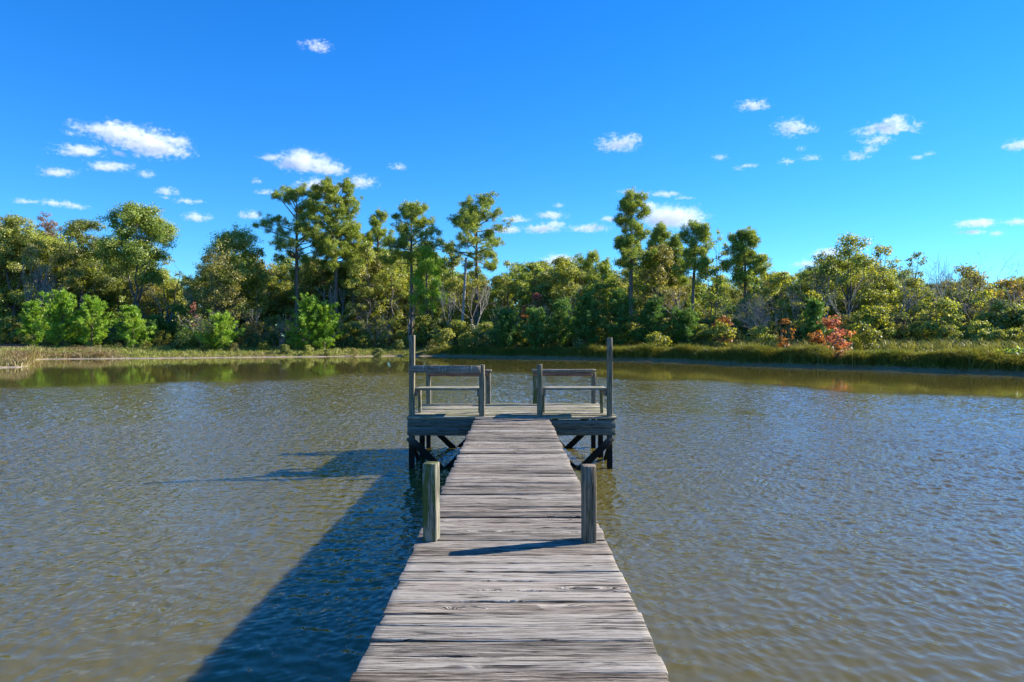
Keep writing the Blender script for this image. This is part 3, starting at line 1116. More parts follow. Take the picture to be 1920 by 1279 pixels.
def plant(name, label, cat, px_, d, T, Cn, lm, bm, group=None, crown='crown', rz=None):
    x = px(px_, d)
    root = thing(name, label, cat, (x, d, gz(x, d)), 0 if rz is None else rz, group)
    T.build('trunk' if cat == 'tree' else 'stems', bm, root, smooth=True)
    if Cn.n:
        Cn.build(crown, lm, root)
    return root


SEED = [1000]


def ht(px_, top, d):
    x = px(px_, d)
    return pz(top, d) - gz(x, d)


def BT(label, px_, top, wpx, cbot, d, lm, name='leafy_tree', bm=None, group='broadleaf trees of the far bank', **kw):
    SEED[0] += 1
    h = ht(px_, top, d)
    cb = max(.3, pz(cbot, d) - gz(px(px_, d), d))
    rad = wpx / 2 / F * d
    T, Cn = broadleaf(h, rad, cb, kw.pop('seed', SEED[0]), lm, bm, **kw)
    return plant(name, label, 'tree', px_, d, T, Cn, lm, bm or B_OAK, group)


def PT(label, px_, top, wpx, cbot, d, lm=None, group='tall pines of the far bank', bm=None, **kw):
    SEED[0] += 1
    h = ht(px_, top, d)
    cb = pz(cbot, d) - gz(px(px_, d), d)
    T, Cn = pine(h, wpx / 2 / F * d, cb, kw.pop('seed', SEED[0]), **kw)
    return plant('pine_tree', label, 'tree', px_, d, T, Cn, lm or L_PINE, bm or B_PINE, group)


def YP(label, px_, top, wpx, d, lm=None, group='young pines along the far bank', **kw):
    SEED[0] += 1
    T, Cn = young_pine(ht(px_, top, d), wpx / 2 / F * d, SEED[0], **kw)
    return plant('young_pine', label, 'tree', px_, d, T, Cn, lm or L_YPINE, B_PINE, group)


def BB(label, px_, top, d, lm=None, name='bare_tree', cat='tree', bm=None, group='leafless trees and shrubs of the far bank', **kw):
    SEED[0] += 1
    T, Cn = bare(ht(px_, top, d), kw.pop('spread', 1.0), SEED[0], **kw)
    return plant(name, label, cat, px_, d, T, Cn, lm, bm or B_PALE, group)


def SH(label, px_, top, wpx, d, lm, name='shrub', group='shrubs of the far bank', bm=None, **kw):
    SEED[0] += 1
    h = ht(px_, top, d)
    kw.setdefault('nclump', 16)
    kw.setdefault('clr', (.28, .48))
    T, Cn = broadleaf(h, wpx / 2 / F * d, .1, SEED[0], lm, bm, stems=kw.pop('stems', 4), **kw)
    return plant(name, label, 'shrub', px_, d, T, Cn, lm, bm or B_OAK, group)


# --- tall pines
PT('tallest pine left of the pier, layered dark crown with gaps behind the bright young pine', 556, 362, 118, 505, 100, nb=34, seed=11, prof=([0, .12, .35, .6, .85, 1], [.5, .85, 1.05, .95, .7, .3]))
PT('tall pine with dense rounded crown close right of the tallest pine', 630, 366, 112, 505, 101, nb=46, dens=1.25, seed=12, prof=([0, .2, .5, .8, 1], [.6, .85, 1., .9, .45]))
PT('narrower pine half hidden behind the dense crowned pine', 708, 400, 62, 520, 108, nb=28, seed=13)
PT('tall pine rising straight behind the tall left corner post of the platform', 771, 392, 98, 500, 96, nb=32, seed=14, prof=([0, .2, .5, .8, 1], [.8, 1., .95, .7, .4]))
PT('tall pine with flat spreading crown on a slender pale trunk above the left bench', 895, 387, 118, 500, 96, nb=32, seed=15, prof=([0, .15, .4, .7, .9, 1], [.75, 1.1, 1.0, .8, .6, .35]))
PT('tallest pine right of the pier, narrow tiered crown on a tall bare trunk', 1184, 378, 92, 505, 85, nb=36, seed=16, prof=([0, .15, .3, .42, .5, .75, .92, 1], [.7, 1.2, 1.1, .7, .65, .8, .6, .35]))
PT('short topped pine close behind the tallest pine of the right side', 1237, 432, 58, 520, 92, nb=26, seed=17)
PT('slim pine with small crown, first pine right of the big white cloud', 1297, 430, 66, 520, 80, nb=24, seed=18, lean=(.6, 0))
PT('pine with domed tufted crown furthest to the right among the pines', 1398, 442, 72, 530, 79, nb=28, seed=19)
PT('bright pine with low boughs beside the trunk of the pine behind the platform post', 800, 470, 62, 585, 93, lm=L_YPINE, nb=24, seed=20, dens=.9)
PT('low dark pine between the two biggest left pines', 662, 440, 90, 560, 104, nb=26, seed=24)
PT('dark pine top peeping over the ranks behind the right bench', 1112, 483, 66, 560, 100, nb=20, seed=21)
PT('small pine at the left of the slim pine right of the big cloud', 1268, 450, 40, 540, 88, nb=18, seed=22)
# --- big broadleaf trees, left to right
BT('broad olive tree at the left end of the far bank', 28, 404, 120, 600, 98, L_OLIVE, nclump=46, forks=2)
BT('tree with sparse purplish twigs rising behind the left end', 86, 396, 66, 520, 110, L_PURP, dens=.55, nclump=26, forks=2)
BT('dark green oak with broad low boughs left of the forked trunk tree', 160, 408, 120, 580, 100, L_DARK, nclump=46, forks=2)
BT('huge tree with dark forked trunks and domed crown, tallest on the left', 258, 379, 150, 540, 95, L_GREEN, nclump=50, forks=3, fork_h=.28, seed=31, dens=.9, topbias=1.3)
BT('orange brown tree with pale thin stems near the left end', 62, 455, 62, 640, 92, L_BROWN, dens=.55, nclump=26, stems=4, bm=B_PALE)
BT('small yellowish tree showing sky around it right of the forked trunk tree', 318, 478, 60, 590, 99, L_YEL, dens=.35, nclump=18, forks=2)
BT('wide brownish yellow tree with thin top left of the tallest pines', 437, 424, 150, 600, 97, L_OLIVE, nclump=48, forks=3, dens=.62, seed=33)
BT('brown twiggy tree in front of the wide brownish yellow tree', 410, 470, 110, 600, 93, L_BROWN, nclump=30, forks=3, dens=.45, seed=34)
BT('yellow green tree under the left edge of the tallest left pine', 482, 462, 66, 600, 98, L_YEL, nclump=26, dens=.7)
BT('grey brown tree between the two tall left pines', 595, 470, 70, 620, 106, L_BROWN, nclump=26, dens=.6)
BT('olive tree with pale twigs below the half hidden pine', 690, 455, 90, 640, 99, L_OLIVE, nclump=36, dens=.8)
BT('dense olive tree to the left of the pine behind the platform post', 735, 480, 70, 645, 98, L_OLIVE, nclump=32, dens=.8)
BT('tall olive yellow tree left of the slender pale trunk', 848, 462, 78, 640, 97, L_OLIVE, nclump=44, dens=.9, seed=37)
BT('yellowish bush like tree around the foot of the slender pine', 892, 500, 52, 645, 95, L_YEL, nclump=26, dens=.55)
BT('rounded green tree right of the flat crowned pine', 950, 488, 84, 620, 97, L_OLIVE, nclump=36)
BT('rounded dull green tree above the open middle of the platform', 1000, 492, 80, 620, 98, L_GREEN, nclump=36)
BT('domed green tree over the left part of the right bench', 1060, 484, 96, 620, 97, L_OLIVE, nclump=40)
BT('green tree left of the tallest right pine', 1128, 496, 84, 620, 92, L_GREEN, nclump=36)
BT('brownish autumn tree right of the tallest right pine', 1240, 458, 92, 620, 86, L_BROWN, nclump=40, dens=.7)
BT('olive tree at the trunk of the tallest right pine', 1210, 500, 70, 630, 88, L_OLIVE, nclump=30, dens=.8)
BT('thin tree with ragged top beside the slim right pine', 1345, 430, 56, 560, 84, L_OLIVE, nclump=22, dens=.5, forks=2)
BT('dark stemmed open tree showing pale sky between its boughs', 1335, 500, 84, 620, 80, L_GREEN, nclump=28, dens=.5, forks=2)
BT('leafy tree under the domed pine', 1400, 500, 80, 630, 78, L_GREEN, nclump=36, dens=.8)
BT('low olive tree right of the domed pine', 1462, 508, 90, 640, 78, L_OLIVE, nclump=34)
BT('big grey green tree with open domed top, tallest on the right side', 1592, 438, 128, 600, 76, L_OLIVE, nclump=44, dens=.5, forks=3, seed=41)
BT('dark leafed tree at the left flank of the big grey green tree', 1538, 470, 76, 600, 78, L_DARK, nclump=30, dens=.6, forks=2)
BT('olive tree at the right flank of the big grey green tree', 1655, 458, 80, 600, 75, L_OLIVE, nclump=32, dens=.55, forks=2)
BT('small leaning tree with dark tufted top at the right', 1700, 472, 54, 560, 72, L_DARK, nclump=14, dens=.5, forks=2, lean=(1.1, 0), topbias=2.2)
BT('yellow olive tree below the small leaning tree', 1715, 520, 90, 640, 68, L_YEL, nclump=34, dens=.6)
BT('broad brownish domed tree under the fine bare twigs at the right', 1808, 496, 100, 600, 70, L_BROWN, nclump=36, dens=.45, forks=3)
BT('golden tree at the right border of the picture', 1893, 520, 84, 620, 63, L_GOLD, nclump=34, dens=.65, forks=2)
BT('golden brown tree cut off by the right border', 1945, 505, 80, 620, 61, L_GOLD, nclump=30, dens=.5, forks=2)
BT('olive tree with dark stems before the golden trees', 1845, 545, 74, 645, 60, L_OLIVE, nclump=28, dens=.6, forks=2)
BT('yellow green tree with light crown behind the pink red shrub', 1520, 545, 66, 630, 68, L_YEL, nclump=24, dens=.7)
BT('bright yellow green bush like tree right of the pink red shrub', 1640, 572, 90, 650, 62, L_YEL, nclump=30, dens=.7)
BT('olive bush like tree with many stems near the right border', 1765, 560, 100, 650, 60, L_OLIVE, nclump=32, dens=.55, stems=5)
# --- bare trees and trunks
BB('pale leafless tree with fine twigs against the sky at the right', 1805, 470, 72, depth=6, spread=1.1, bm=B_OAK)
BB('thin leafless tree left of the brownish domed tree', 1748, 480, 74, depth=6, spread=.9, bm=B_OAK)
BB('grey leafless tree with dense twigs right of the domed pine', 1432, 545, 70, depth=6, spread=1.1, stems=3)
BB('pale leafless shrub with spreading white twigs near the left young pines', 385, 575, 84, name='bare_shrub', cat='shrub', stems=7, depth=5, spread=1.4, lm=L_YEL, nlv=1)
BB('leafless grey shrub just left of the bright young pine', 522, 582, 88, name='bare_shrub', cat='shrub', stems=5, depth=4, spread=1.2, lm=L_BROWN, nlv=1)
BB('white twigged leafless tree under the half hidden pine', 705, 585, 93, stems=3, depth=5, spread=1.0)
BB('thin pale bare tree in the orange brown tree at the left', 58, 470, 91, stems=3, depth=5, spread=.45, up=1.5)
BB('small leafless tree near the right border', 1725, 560, 62, stems=4, depth=5, spread=1.2, bm=B_OAK)
BB('leafless grey tree between the orange bushes on the right', 1410, 575, 69, stems=3, depth=5, spread=1.0)
T = MB()
tube(T, bez((0, 0, -.2), (.35, 0, 5), (.75, 0, 12.2), 10), np.linspace(.26, .17, 10), 8)
plant('dead_trunk', 'bare leaning pale trunk without crown left of the slender pine', 'trunk', 864, 94, T, MB(), None, B_PALE)
# --- young pines
for lab, p, top, wd, d, lm in [
    ('small young pine at the far left edge of the row', 64, 572, 52, 84.5, L_YPINE),
    ('largest bright young pine of the left clump', 118, 556, 84, 83, L_YPINE),
    ('bright young pine leaning on the right side of the left clump', 172, 570, 78, 83.5, L_YPINE),
    ('separate bright young pine between the left clump and the leafless white shrub', 249, 583, 64, 83, L_YPINE),
    ('dim young pine squeezed behind the separate bright young pine', 292, 600, 56, 90, L_DPINE),
    ('young pine beside the small reddish shrub at the left', 338, 578, 56, 91, L_DPINE),
    ('low bright young pine to the right of the leafless white shrub', 412, 600, 66, 82, L_YPINE),
    ('bushy brightest young pine in front of the two tall left pines', 580, 566, 70, 86, L_YPINE),
    ('right half twin of the bushy brightest young pine', 608, 577, 60, 86.5, L_YPINE),
    ('dark young pine behind the post of the left bench', 950, 590, 66, 79, L_DPINE),
    ('dark young pine over the gap between the benches', 1008, 588, 62, 76, L_DPINE),
    ('tall dark young pine in the shade left of the right corner post', 1050, 574, 66, 78, L_DPINE),
    ('dark young pine close left of the right corner post', 1098, 564, 76, 76, L_DPINE),
    ('broad green young pine behind the tall right corner post', 1160, 556, 82, 76, L_DPINE),
    ('dark young pine right of the tallest right pine trunk', 1228, 570, 66, 74, L_DPINE),
    ('low dark young pine at the right end of the dark row', 1284, 590, 64, 73, L_DPINE),
    ('lone green young pine left behind the pink red shrub', 1526, 566, 48, 65, L_DPINE)]:
    YP(lab, p, top, wd, d, lm)
# --- coloured shrubs
SH('pink red shrub, the largest red plant on the right bank', 1560, 594, 80, 55, L_RED, name='red_shrub', group='red and orange shrubs', dens=.5, nclump=24, clr=(.18, .34))
SH('low russet shrub leaning on the left side of the pink red shrub', 1534, 618, 46, 56.5, L_ORANGE, name='red_shrub', group='red and orange shrubs', dens=.5)
SH('orange topped shrub left of the grey leafless tree', 1356, 590, 44, 68, L_ORANGE, name='red_shrub', group='red and orange shrubs', dens=.8)
SH('small rusty orange shrub left of the pink red shrub', 1472, 598, 34, 60, L_ORANGE, name='red_shrub', group='red and orange shrubs', dens=.7)
SH('dark red young tree over the gap between the benches', 1006, 549, 30, 86, L_RED, name='red_shrub', group='red and orange shrubs', dens=.9)
SH('small orange shrub at the left foot of the dark red tree', 985, 572, 24, 85, L_ORANGE, name='red_shrub', group='red and orange shrubs')
SH('small salmon red shrub in the left part of the far bank', 364, 566, 26, 89, L_RED, name='red_shrub', group='red and orange shrubs', dens=.5)
SH('low rusty shrub on the grass edge below the pink red shrub', 1570, 645, 26, 50, L_ORANGE, name='red_shrub', group='red and orange shrubs', dens=.5)
SH('yellowish shrub at the foot of the orange topped shrub', 1350, 606, 60, 67, L_YEL, dens=.6)
SH('rounded yellow green shrub behind the tall left corner post', 790, 590, 56, 92, L_YEL, dens=.9)
SH('olive shrub at the feet of the right leafless tree', 1425, 612, 60, 66, L_OLIVE, dens=.6)
SH('pale dry shrub standing on the grass left of the right corner post', 1082, 632, 24, 73, L_GRASS, dens=.5)
SH('yellow shrub before the dark young pines right of the corner post', 1232, 622, 56, 70, L_YEL, dens=.6)
SH('green shrub below the leafless white shrub', 380, 608, 90, 84, L_GREEN, dens=.6)
SH('yellow green shrub right of the pink red shrub', 1622, 604, 62, 57, L_YEL, dens=.7)
SH('low green weeds on the bank at the right border', 1893, 660, 60, 43, L_GREEN, dens=.5)

# --- the ranks behind and the undergrowth: copies of a few kinds
SKY = np.array([(-120, 415), (0, 418), (110, 432), (300, 485), (325, 545), (345, 525), (370, 470), (470, 465), (505, 505), (540, 480), (700, 455), (830, 472), (905, 500), (1000, 490), (1150, 485), (1290, 488),
                (1312, 525), (1350, 520), (1380, 500), (1450, 508), (1500, 505), (1550, 475), (1690, 492), (1740, 528), (1800, 515), (1850, 525), (1920, 512), (2050, 510)], float)
protos = []
for i, (lm, dn) in enumerate([(L_OLIVE, .9), (L_GREEN, .9), (L_DARK, 1.0), (L_BROWN, .6), (L_OLIVE, .6), (L_GREEN, .7)]):
    T, Cn = broadleaf(12, 3.6, 1.0, 500 + i, lm, B_OAK, dens=dn, nclump=38, forks=1 + i % 3)
    protos.append((T, Cn, lm))
rf = np.random.default_rng(77)
first = {}
GN = 'trees massed in the ranks behind the front trees'
FL = ['olive broadleaf tree massed in the ranks behind the front trees', 'green broadleaf tree massed in the ranks behind the front trees', 'dark green broadleaf tree massed in the ranks behind the front trees',
      'brown leafed tree massed in the ranks behind the front trees', 'thin olive tree massed in the ranks behind the front trees', 'loose green tree massed in the ranks behind the front trees']
for row, (dd, step) in enumerate(((4, 40), (12, 42), (22, 46), (36, 54))):
    p = -150 + rf.uniform(0, 30)
    while p < 2080:
        base = np.interp(p, [0, 300, 560, 800, 950, 1180, 1400, 1600, 1800, 1920], [98, 98, 102, 100, 97, 90, 80, 76, 70, 64])
        d = base + dd + rf.uniform(-2, 2)
        top = np.interp(p, SKY[:, 0], SKY[:, 1]) + rf.uniform(-4, 30) + (18 if row == 0 else 0)
        h = ht(p, top, d)
        i = int(rf.integers(0, 6))
        x = px(p, d)
        loc, rz = (x, d, gz(x, d)), rf.uniform(0, 6.28)
        s = h / 12
        sx = max(s, .62) * rf.uniform(.9, 1.2)
        if i not in first:
            T, Cn, lm = protos[i]
            o = plant('leafy_tree', FL[i], 'tree', p, d, T, Cn, lm, B_OAK, GN)
            first[i] = o
            o.location, o.rotation_euler, o.scale = loc, (0, 0, rz), (sx, sx, s)
        else:
            dup(first[i], loc, rz, (sx, sx, s), FL[i], GN)
        p += step * rf.uniform(.8, 1.2)
UL = ['dull olive bush in the undergrowth under the far trees', 'dark green bush in the undergrowth under the far trees', 'twiggy brown bush in the undergrowth under the far trees', 'yellow green bush in the undergrowth under the far trees']
ug = []
for i, (lm, dn) in enumerate([(L_OLIVE, .8), (L_DARK, 1.0), (L_BROWN, .45), (L_YEL, .5)]):
    ug.append(broadleaf(3.4, 2.0, .1, 700 + i, lm, B_OAK, dens=dn, nclump=20, stems=5, clr=(.26, .42)) + (lm,))
firstu = {}
for row, (dd, step, hh) in enumerate(((-6, 34, 2.2), (-1, 30, 3.4), (5, 34, 4.2), (-13.5, 46, 1.25))):
    p = -100
    while p < (2050 if row < 3 else 770):
        base = np.interp(p, [0, 300, 560, 800, 950, 1180, 1400, 1600, 1800, 1920], [96, 95, 96, 95, 86, 82, 76, 70, 64, 58])
        d = base + dd + rf.uniform(-1.5, 1.5)
        x = px(p, d)
        s = hh / 3.4 * rf.uniform(.6, 1.2)
        i = int(rf.choice(4, p=[.36, .28, .22, .14]))
        loc, rz = (x, d, gz(x, d)), rf.uniform(0, 6.28)
        if i not in firstu:
            T, Cn, lm = ug[i]
            o = plant('bush', UL[i], 'shrub', p, d, T, Cn, lm, B_OAK, 'undergrowth bushes under the far trees', crown='foliage')
            firstu[i] = o
            o.location, o.rotation_euler, o.scale = loc, (0, 0, rz), (s, s, s)
        else:
            dup(firstu[i], loc, rz, (s * 1.1, s * 1.1, s), UL[i], 'undergrowth bushes under the far trees')
        p += step * rf.uniform(.75, 1.25)


SL = 'slender pale leafless sapling at the front edge of the wood'
saps = []
for i in range(3):
    T, Cn = bare(7, .7, 800 + i, depth=5, up=1.0)
    o = plant('bare_sapling', SL, 'tree', 100 + i * 40, 90, T, Cn, None, B_PALE, 'leafless saplings along the wood edge')
    saps.append(o)
for i, p in enumerate(np.linspace(-20, 1940, 46) + rf.uniform(-18, 18, 46)):
    base = np.interp(p, [0, 300, 560, 800, 950, 1180, 1400, 1600, 1800, 1920], [93, 92, 93, 92, 84, 81, 74, 67, 61, 56])
    d = base + rf.uniform(-1, 5)
    x = px(p, d)
    loc, rz, z_ = (x, d, gz(x, d)), rf.uniform(0, 6.28), rf.uniform(.6, 1.35)
    if i < 3:
        saps[i].location, saps[i].rotation_euler, saps[i].scale = loc, (0, 0, rz), (z_, z_, z_)
    else:
        dup(saps[i % 3], loc, rz, (z_ * .9, z_ * .9, z_), SL, 'leafless saplings along the wood edge')


# ------------------------------------------------------------------ grasses (uncountable)
def blades(name, label, cat, n, afrom, ato, sfun, hfun, wd, mat_, seed, droop=.5, out=0.0):
    r = np.random.default_rng(seed)
    nc = n // 14
    pa = r.uniform(afrom, ato, nc)
    ac = np.degrees(np.arctan((pa - VX) / F))
    sc_ = sfun(r, nc, pa)
    R = shore_r(ac) + sc_
    cx, cy = np.sin(np.radians(ac)) * R, np.cos(np.radians(ac)) * R
    hc = hfun(r, nc, sc_, pa)
    k = np.repeat(np.arange(nc), 14)
    m = len(k)
    bx = cx[k] + r.normal(0, .16, m)
    by = cy[k] + r.normal(0, .16, m)
    aa = np.degrees(np.arctan2(bx, by))
    ss = np.hypot(bx, by) - shore_r(aa)
    bz = land_z(ss, aa) - .03
    ok = ss > .1
    h = hc[k] * r.uniform(.5, 1.2, m)
    ang = r.uniform(0, 6.28, m)
    lean = droop * r.uniform(.2, 1.2, m) * h
    dx, dy = np.cos(ang) * lean, np.sin(ang) * lean
    rad = np.hypot(bx, by)
    dx -= bx / rad * h * out
    dy -= by / rad * h * out
    wa = r.uniform(0, 6.28, m)
    wx, wy = np.cos(wa) * wd / 2, np.sin(wa) * wd / 2
    b0 = np.stack([bx, by, bz], 1)
    m1 = b0 + np.stack([dx * .35, dy * .35, h * .62], 1)
    tp = b0 + np.stack([dx, dy, h * (1 - .25 * droop)], 1)
    W_ = np.stack([wx, wy, np.zeros(m)], 1)
    V = np.stack([b0 - W_, b0 + W_, m1 + W_ * .8, m1 - W_ * .8, tp + W_ * .15, tp - W_ * .15], 1)[ok]
    m = len(V)
    i = np.arange(m * 6).reshape(m, 6)
    mb = MB()
    mb.add(V.reshape(-1, 3), [np.concatenate([i[:, [0, 1, 2, 3]], i[:, [3, 2, 4, 5]]])])
    o = mb.build(name, mat_)
    return tag(o, label, cat, kind='stuff')


blades('bank_grass', 'long yellow green grass hanging over the muddy edge of the right bank', 'grass', 90000, 800, 1990, lambda r, n, p: 1.15 + np.abs(r.normal(0, 1.1, n)),
       lambda r, n, s, p: r.uniform(.40, .85, n) * (.35 + 1.25 * vnoise(np.c_[p * .028, s * .8, s * 0] + 40, 4)) * np.where(p < 1000, .65, 1), .035, L_GRASS, 5, droop=.8, out=.6)
blades('lawn_grass', 'short sunlit grass on the flat of the right bank', 'grass', 70000, 780, 1990, lambda r, n, p: r.uniform(2.5, 22, n), lambda r, n, s, p: r.uniform(.08, .28, n), .04, L_LAWN, 6)
blades('tall_weeds', 'tall straggling weeds in front of the right trees', 'weeds', 42000, 900, 1990, lambda r, n, p: r.uniform(10, 24, n), lambda r, n, s, p: r.uniform(.4, 1.3, n), .04, L_GRASS, 8, droop=.7)
blades('dry_weeds', 'brown dry weeds along the low left bank', 'weeds', 80000, -60, 800, lambda r, n, p: 1.0 + np.abs(r.normal(0, 5.0, n)),
       lambda r, n, s, p: r.uniform(.2, .65, n) * (.8 + .5 * np.sin(p * .03) * np.sin(p * .011 + 2)) * np.where(p < 240, 1.05, .42), .04, L_DRY, 9, droop=.6)
blades('left_bank_grass', 'patchy green grass on the low left bank', 'grass', 70000, -60, 830, lambda r, n, p: .9 + 15 * r.uniform(0, 1, n) ** 1.4, lambda r, n, s, p: r.uniform(.15, .55, n) * np.clip(s / 3, .4, 1), .04, L_LAWN, 10)


# ------------------------------------------------------------------ clouds
def cloudvol(blobs, D, u, ctr, seed, wisp, dens):
    """vapour density: soft ellipsoids eaten away by fractal noise"""
    m, t = newmat('cloud_vapour')
    co = nd(t, 'ShaderNodeTexCoord').outputs['Object']
    best = None
    for bx, by, rx, ry in blobs:
        c = np.array([(bx - VX) * u, D, CAM_Z + (HY - by) * u]) - ctr
        v = vmth(t, 'MULTIPLY', vmth(t, 'SUBTRACT', co, tuple(c)), (1 / (rx * u), 1 / (rx * u * .7), 1 / (ry * u)))
        sx = nd(t, 'ShaderNodeSeparateXYZ')
        t.links.new(v, sx.inputs[0])
        dn = mth(t, 'MULTIPLY', mth(t, 'MINIMUM', sx.outputs[2], 0.0), .55)     # flatter, firmer base
        v = nd(t, 'ShaderNodeCombineXYZ', {0: sx.outputs[0], 1: sx.outputs[1], 2: mth(t, 'ADD', sx.outputs[2], dn)}).outputs[0]
        ln = t.nodes.new('ShaderNodeVectorMath')
        ln.operation = 'LENGTH'
        t.links.new(v, ln.inputs[0])
        f = mth(t, 'SUBTRACT', 1.0, ln.outputs['Value'])
        best = f if best is None else mth(t, 'MAXIMUM', best, f)
    sc_ = 1 / (min(24, max(7, .5 * max(b[2] for b in blobs))) * u)
    nv = nd(t, 'ShaderNodeVectorMath', {0: co, 1: (seed * 3.1, seed * 1.7, seed * .9)}, operation='ADD').outputs[0]
    n1 = noise(t, vmth(t, 'MULTIPLY', nv, (sc_, sc_, sc_ * 2.0)), 1.0, 8, .66)
    d = mth(t, 'ADD', mth(t, 'MULTIPLY', best, 1.0), mth(t, 'MULTIPLY', mth(t, 'SUBTRACT', n1, .52), 6.4 * wisp))
    n2 = noise(t, vmth(t, 'MULTIPLY', nv, (sc_ * 2.6, sc_ * 2.6, sc_ * 3.4)), 1.0, 7, .72)
    d = mth(t, 'ADD', d, mth(t, 'MULTIPLY', mth(t, 'SUBTRACT', n2, .5), 7.0 * wisp))
    d = smooth(t, d, .05, .85)
    vs = nd(t, 'ShaderNodeVolumeScatter', {'Color': (1, 1, 1, 1), 'Anisotropy': 0.0, 'Density': mth(t, 'MULTIPLY', d, dens / u)})
    o = t.nodes.new('ShaderNodeOutputMaterial')
    t.links.new(vs.outputs[0], o.inputs['Volume'])
    return m


def cloud(label, blobs, dens=.06, seed=0, wisp=.5, far=1.0, group='small fair weather clouds'):
    """one cloud of scattering vapour; blobs = (px x, px y, half width, half height)"""
    import bmesh
    ybase = max(b[1] + b[3] for b in blobs)
    D = 520.0 * F / (HY - min(ybase, 500))
    D *= far * (1 + .05 * math.sin(seed * 2.3))
    u = D / F
    bm = bmesh.new()
    ctr = np.array([(np.mean([b[0] for b in blobs]) - VX) * u, D, CAM_Z + (HY - np.mean([b[1] for b in blobs])) * u])
    for bx, by, rx, ry in blobs:
        c = np.array([(bx - VX) * u, D, CAM_Z + (HY - by) * u]) - ctr
        for q in unit(np.array([(a, b, e) for a in np.linspace(-1, 1, 5) for b in np.linspace(-1, 1, 5) for e in np.linspace(-1, 1, 5) if max(abs(a), abs(b), abs(e)) == 1])):
            k = 1.5
            bm.verts.new(c + q * np.array([rx * u * k, rx * u * .7 * k, ry * u * (k if q[2] > 0 else 1.05)]))
    r = bmesh.ops.convex_hull(bm, input=bm.verts[:])
    bmesh.ops.delete(bm, geom=list({g for g in r['geom_interior'] + r['geom_unused'] if isinstance(g, bmesh.types.BMVert)}), context='VERTS')
    me = bpy.data.meshes.new('cloud')
    bm.to_mesh(me)
    bm.free()
    me.materials.append(cloudvol(blobs, D, u, ctr, seed, wisp, dens))
    o = bpy.data.objects.new('cloud', me)
    COL.objects.link(o)
    o.location = ctr
    tag(o, label, 'cloud', group)


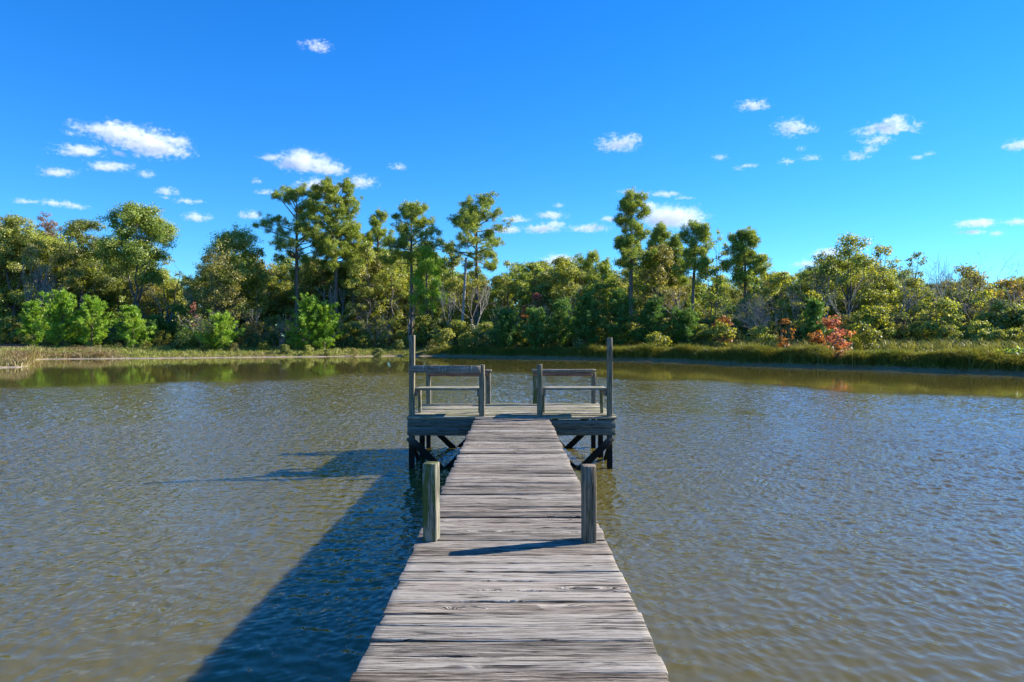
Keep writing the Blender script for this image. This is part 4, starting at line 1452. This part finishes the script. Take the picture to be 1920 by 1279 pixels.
CL = [
    ('largest slanting cloud at the upper left', [(215, 248, 62, 13), (265, 265, 60, 20), (300, 280, 48, 20), (330, 268, 22, 14), (222, 288, 14, 6)], .55),
    ('thin wisp of cloud left of the largest slanting cloud', [(150, 284, 40, 10)], .55, 1.35),
    ('small cloud low at the left of the largest slanting cloud', [(107, 324, 30, 10)], .5, 1.2),
    ('flat cloud under the left part of the largest slanting cloud', [(205, 313, 37, 10)], .5, 1.2),
    ('tiny puff below the tail of the largest slanting cloud', [(274, 328, 15, 8)], .5),
    ('faint double puff above the forked trunk tree', [(312, 360, 19, 8), (309, 371, 9, 4)], .6),
    ('thin pale streak right of the faint double puff', [(352, 378, 22, 4)], .7),
    ('long low streak above the left end of the trees', [(48, 378, 20, 5), (105, 382, 26, 6), (142, 388, 22, 5)], .55),
    ('small cloud between the forked trunk tree and the wide brownish tree', [(368, 409, 26, 10)], .4),
    ('small cloud left of the tallest left pine', [(470, 405, 22, 9)], .45),
    ('smooth domed cloud above the two tall left pines', [(565, 306, 55, 20), (610, 318, 42, 14), (505, 296, 20, 9), (575, 294, 28, 13)], .35),
    ('flat bottomed cloud directly on the tops of the two left pines', [(597, 352, 48, 14)], .35),
    ('ragged little cloud right of the flat bottomed cloud', [(676, 344, 26, 12)], .6),
    ('tiny puff left of the flat bottomed cloud', [(482, 340, 10, 5), (498, 361, 17, 5)], .6),
    ('lonely faint wisp high in the left sky', [(592, 87, 24, 7), (606, 94, 12, 5)], .8),
    ('tiny faint wisp right of the ragged little cloud', [(747, 314, 15, 6)], .7),
    ('ragged compact cloud in the middle of the sky', [(1158, 272, 32, 15), (1180, 264, 20, 12)], .6),
    ('highest cloud on the right side', [(1412, 199, 26, 9), (1435, 198, 10, 6)], .65),
    ('compact white cloud below the highest right cloud', [(1485, 242, 28, 16), (1522, 243, 12, 7)], .6),
    ('scattered scraps under the compact white cloud', [(1475, 304, 14, 6), (1520, 297, 18, 4), (1502, 280, 8, 6)], .6),
    ('tiny puff left of the scattered scraps', [(1350, 296, 13, 6)], .6),
    ('thin streak below the tiny puff', [(1385, 317, 10, 4), (1403, 311, 18, 3)], .5),
    ('broad two tiered cloud high on the right', [(1665, 243, 50, 9), (1680, 224, 24, 8), (1655, 240, 26, 10)], .55),
    ('slanting scraps under the broad two tiered cloud', [(1643, 265, 24, 7), (1632, 281, 14, 9), (1606, 294, 20, 8)], .6),
    ('two small flecks right of the slanting scraps', [(1720, 296, 15, 4), (1742, 289, 11, 4)], .5),
    ('cloud cut off by the right border', [(1910, 274, 28, 11)], .4),
    ('thin streak left above the tallest right pine', [(1180, 361, 18, 6), (1202, 365, 14, 5)], .55),
    ('long thin streak above the big white cloud', [(1245, 365, 28, 5), (1284, 371, 15, 4)], .5),
    ('big white domed cloud right of the tallest right pine', [(1258, 412, 66, 26), (1228, 405, 36, 22), (1295, 420, 32, 14), (1215, 386, 24, 9)], .28),
    ('flat cloud right of the flat crowned pine', [(1018, 430, 34, 12), (1040, 422, 22, 10)], .35),
    ('small cloud stacked above the flat cloud', [(1033, 405, 28, 8)], .45),
    ('little round puff above the small stacked cloud', [(1048, 386, 11, 6)], .4),
    ('thin cloud touching the right edge of the flat crowned pine', [(968, 412, 26, 7)], .5),
    ('low cloud behind the right edge of the flat crowned pine', [(950, 432, 30, 9)], .4),
    ('cloud left of the lower crown of the tallest right pine', [(1105, 429, 36, 8), (1140, 412, 16, 6)], .5),
    ('white cloud top rising behind the trees over the platform', [(1050, 492, 42, 16)], .3),
    ('layered cloud low at the far right', [(1828, 420, 40, 9), (1822, 436, 28, 5)], .4),
    ('small puff right under the layered cloud', [(1868, 439, 14, 7)], .4),
    ('small cloud low at the right border', [(1908, 417, 22, 9)], .35),
    ('cloud glimpsed behind the big grey green tree', [(1550, 476, 30, 12)], .35),
    ('cloud patch low behind the left flank of the big grey green tree', [(1512, 496, 26, 10)], .35, 1.3),
]
for i, (lab, bl, ws, *fr) in enumerate(CL):
    bl = [(a, b, c * 1.12, e * 1.12) for a, b, c, e in bl]
    cloud(lab, bl, seed=i * 5, wisp=ws, far=fr[0] if fr else 1.0)
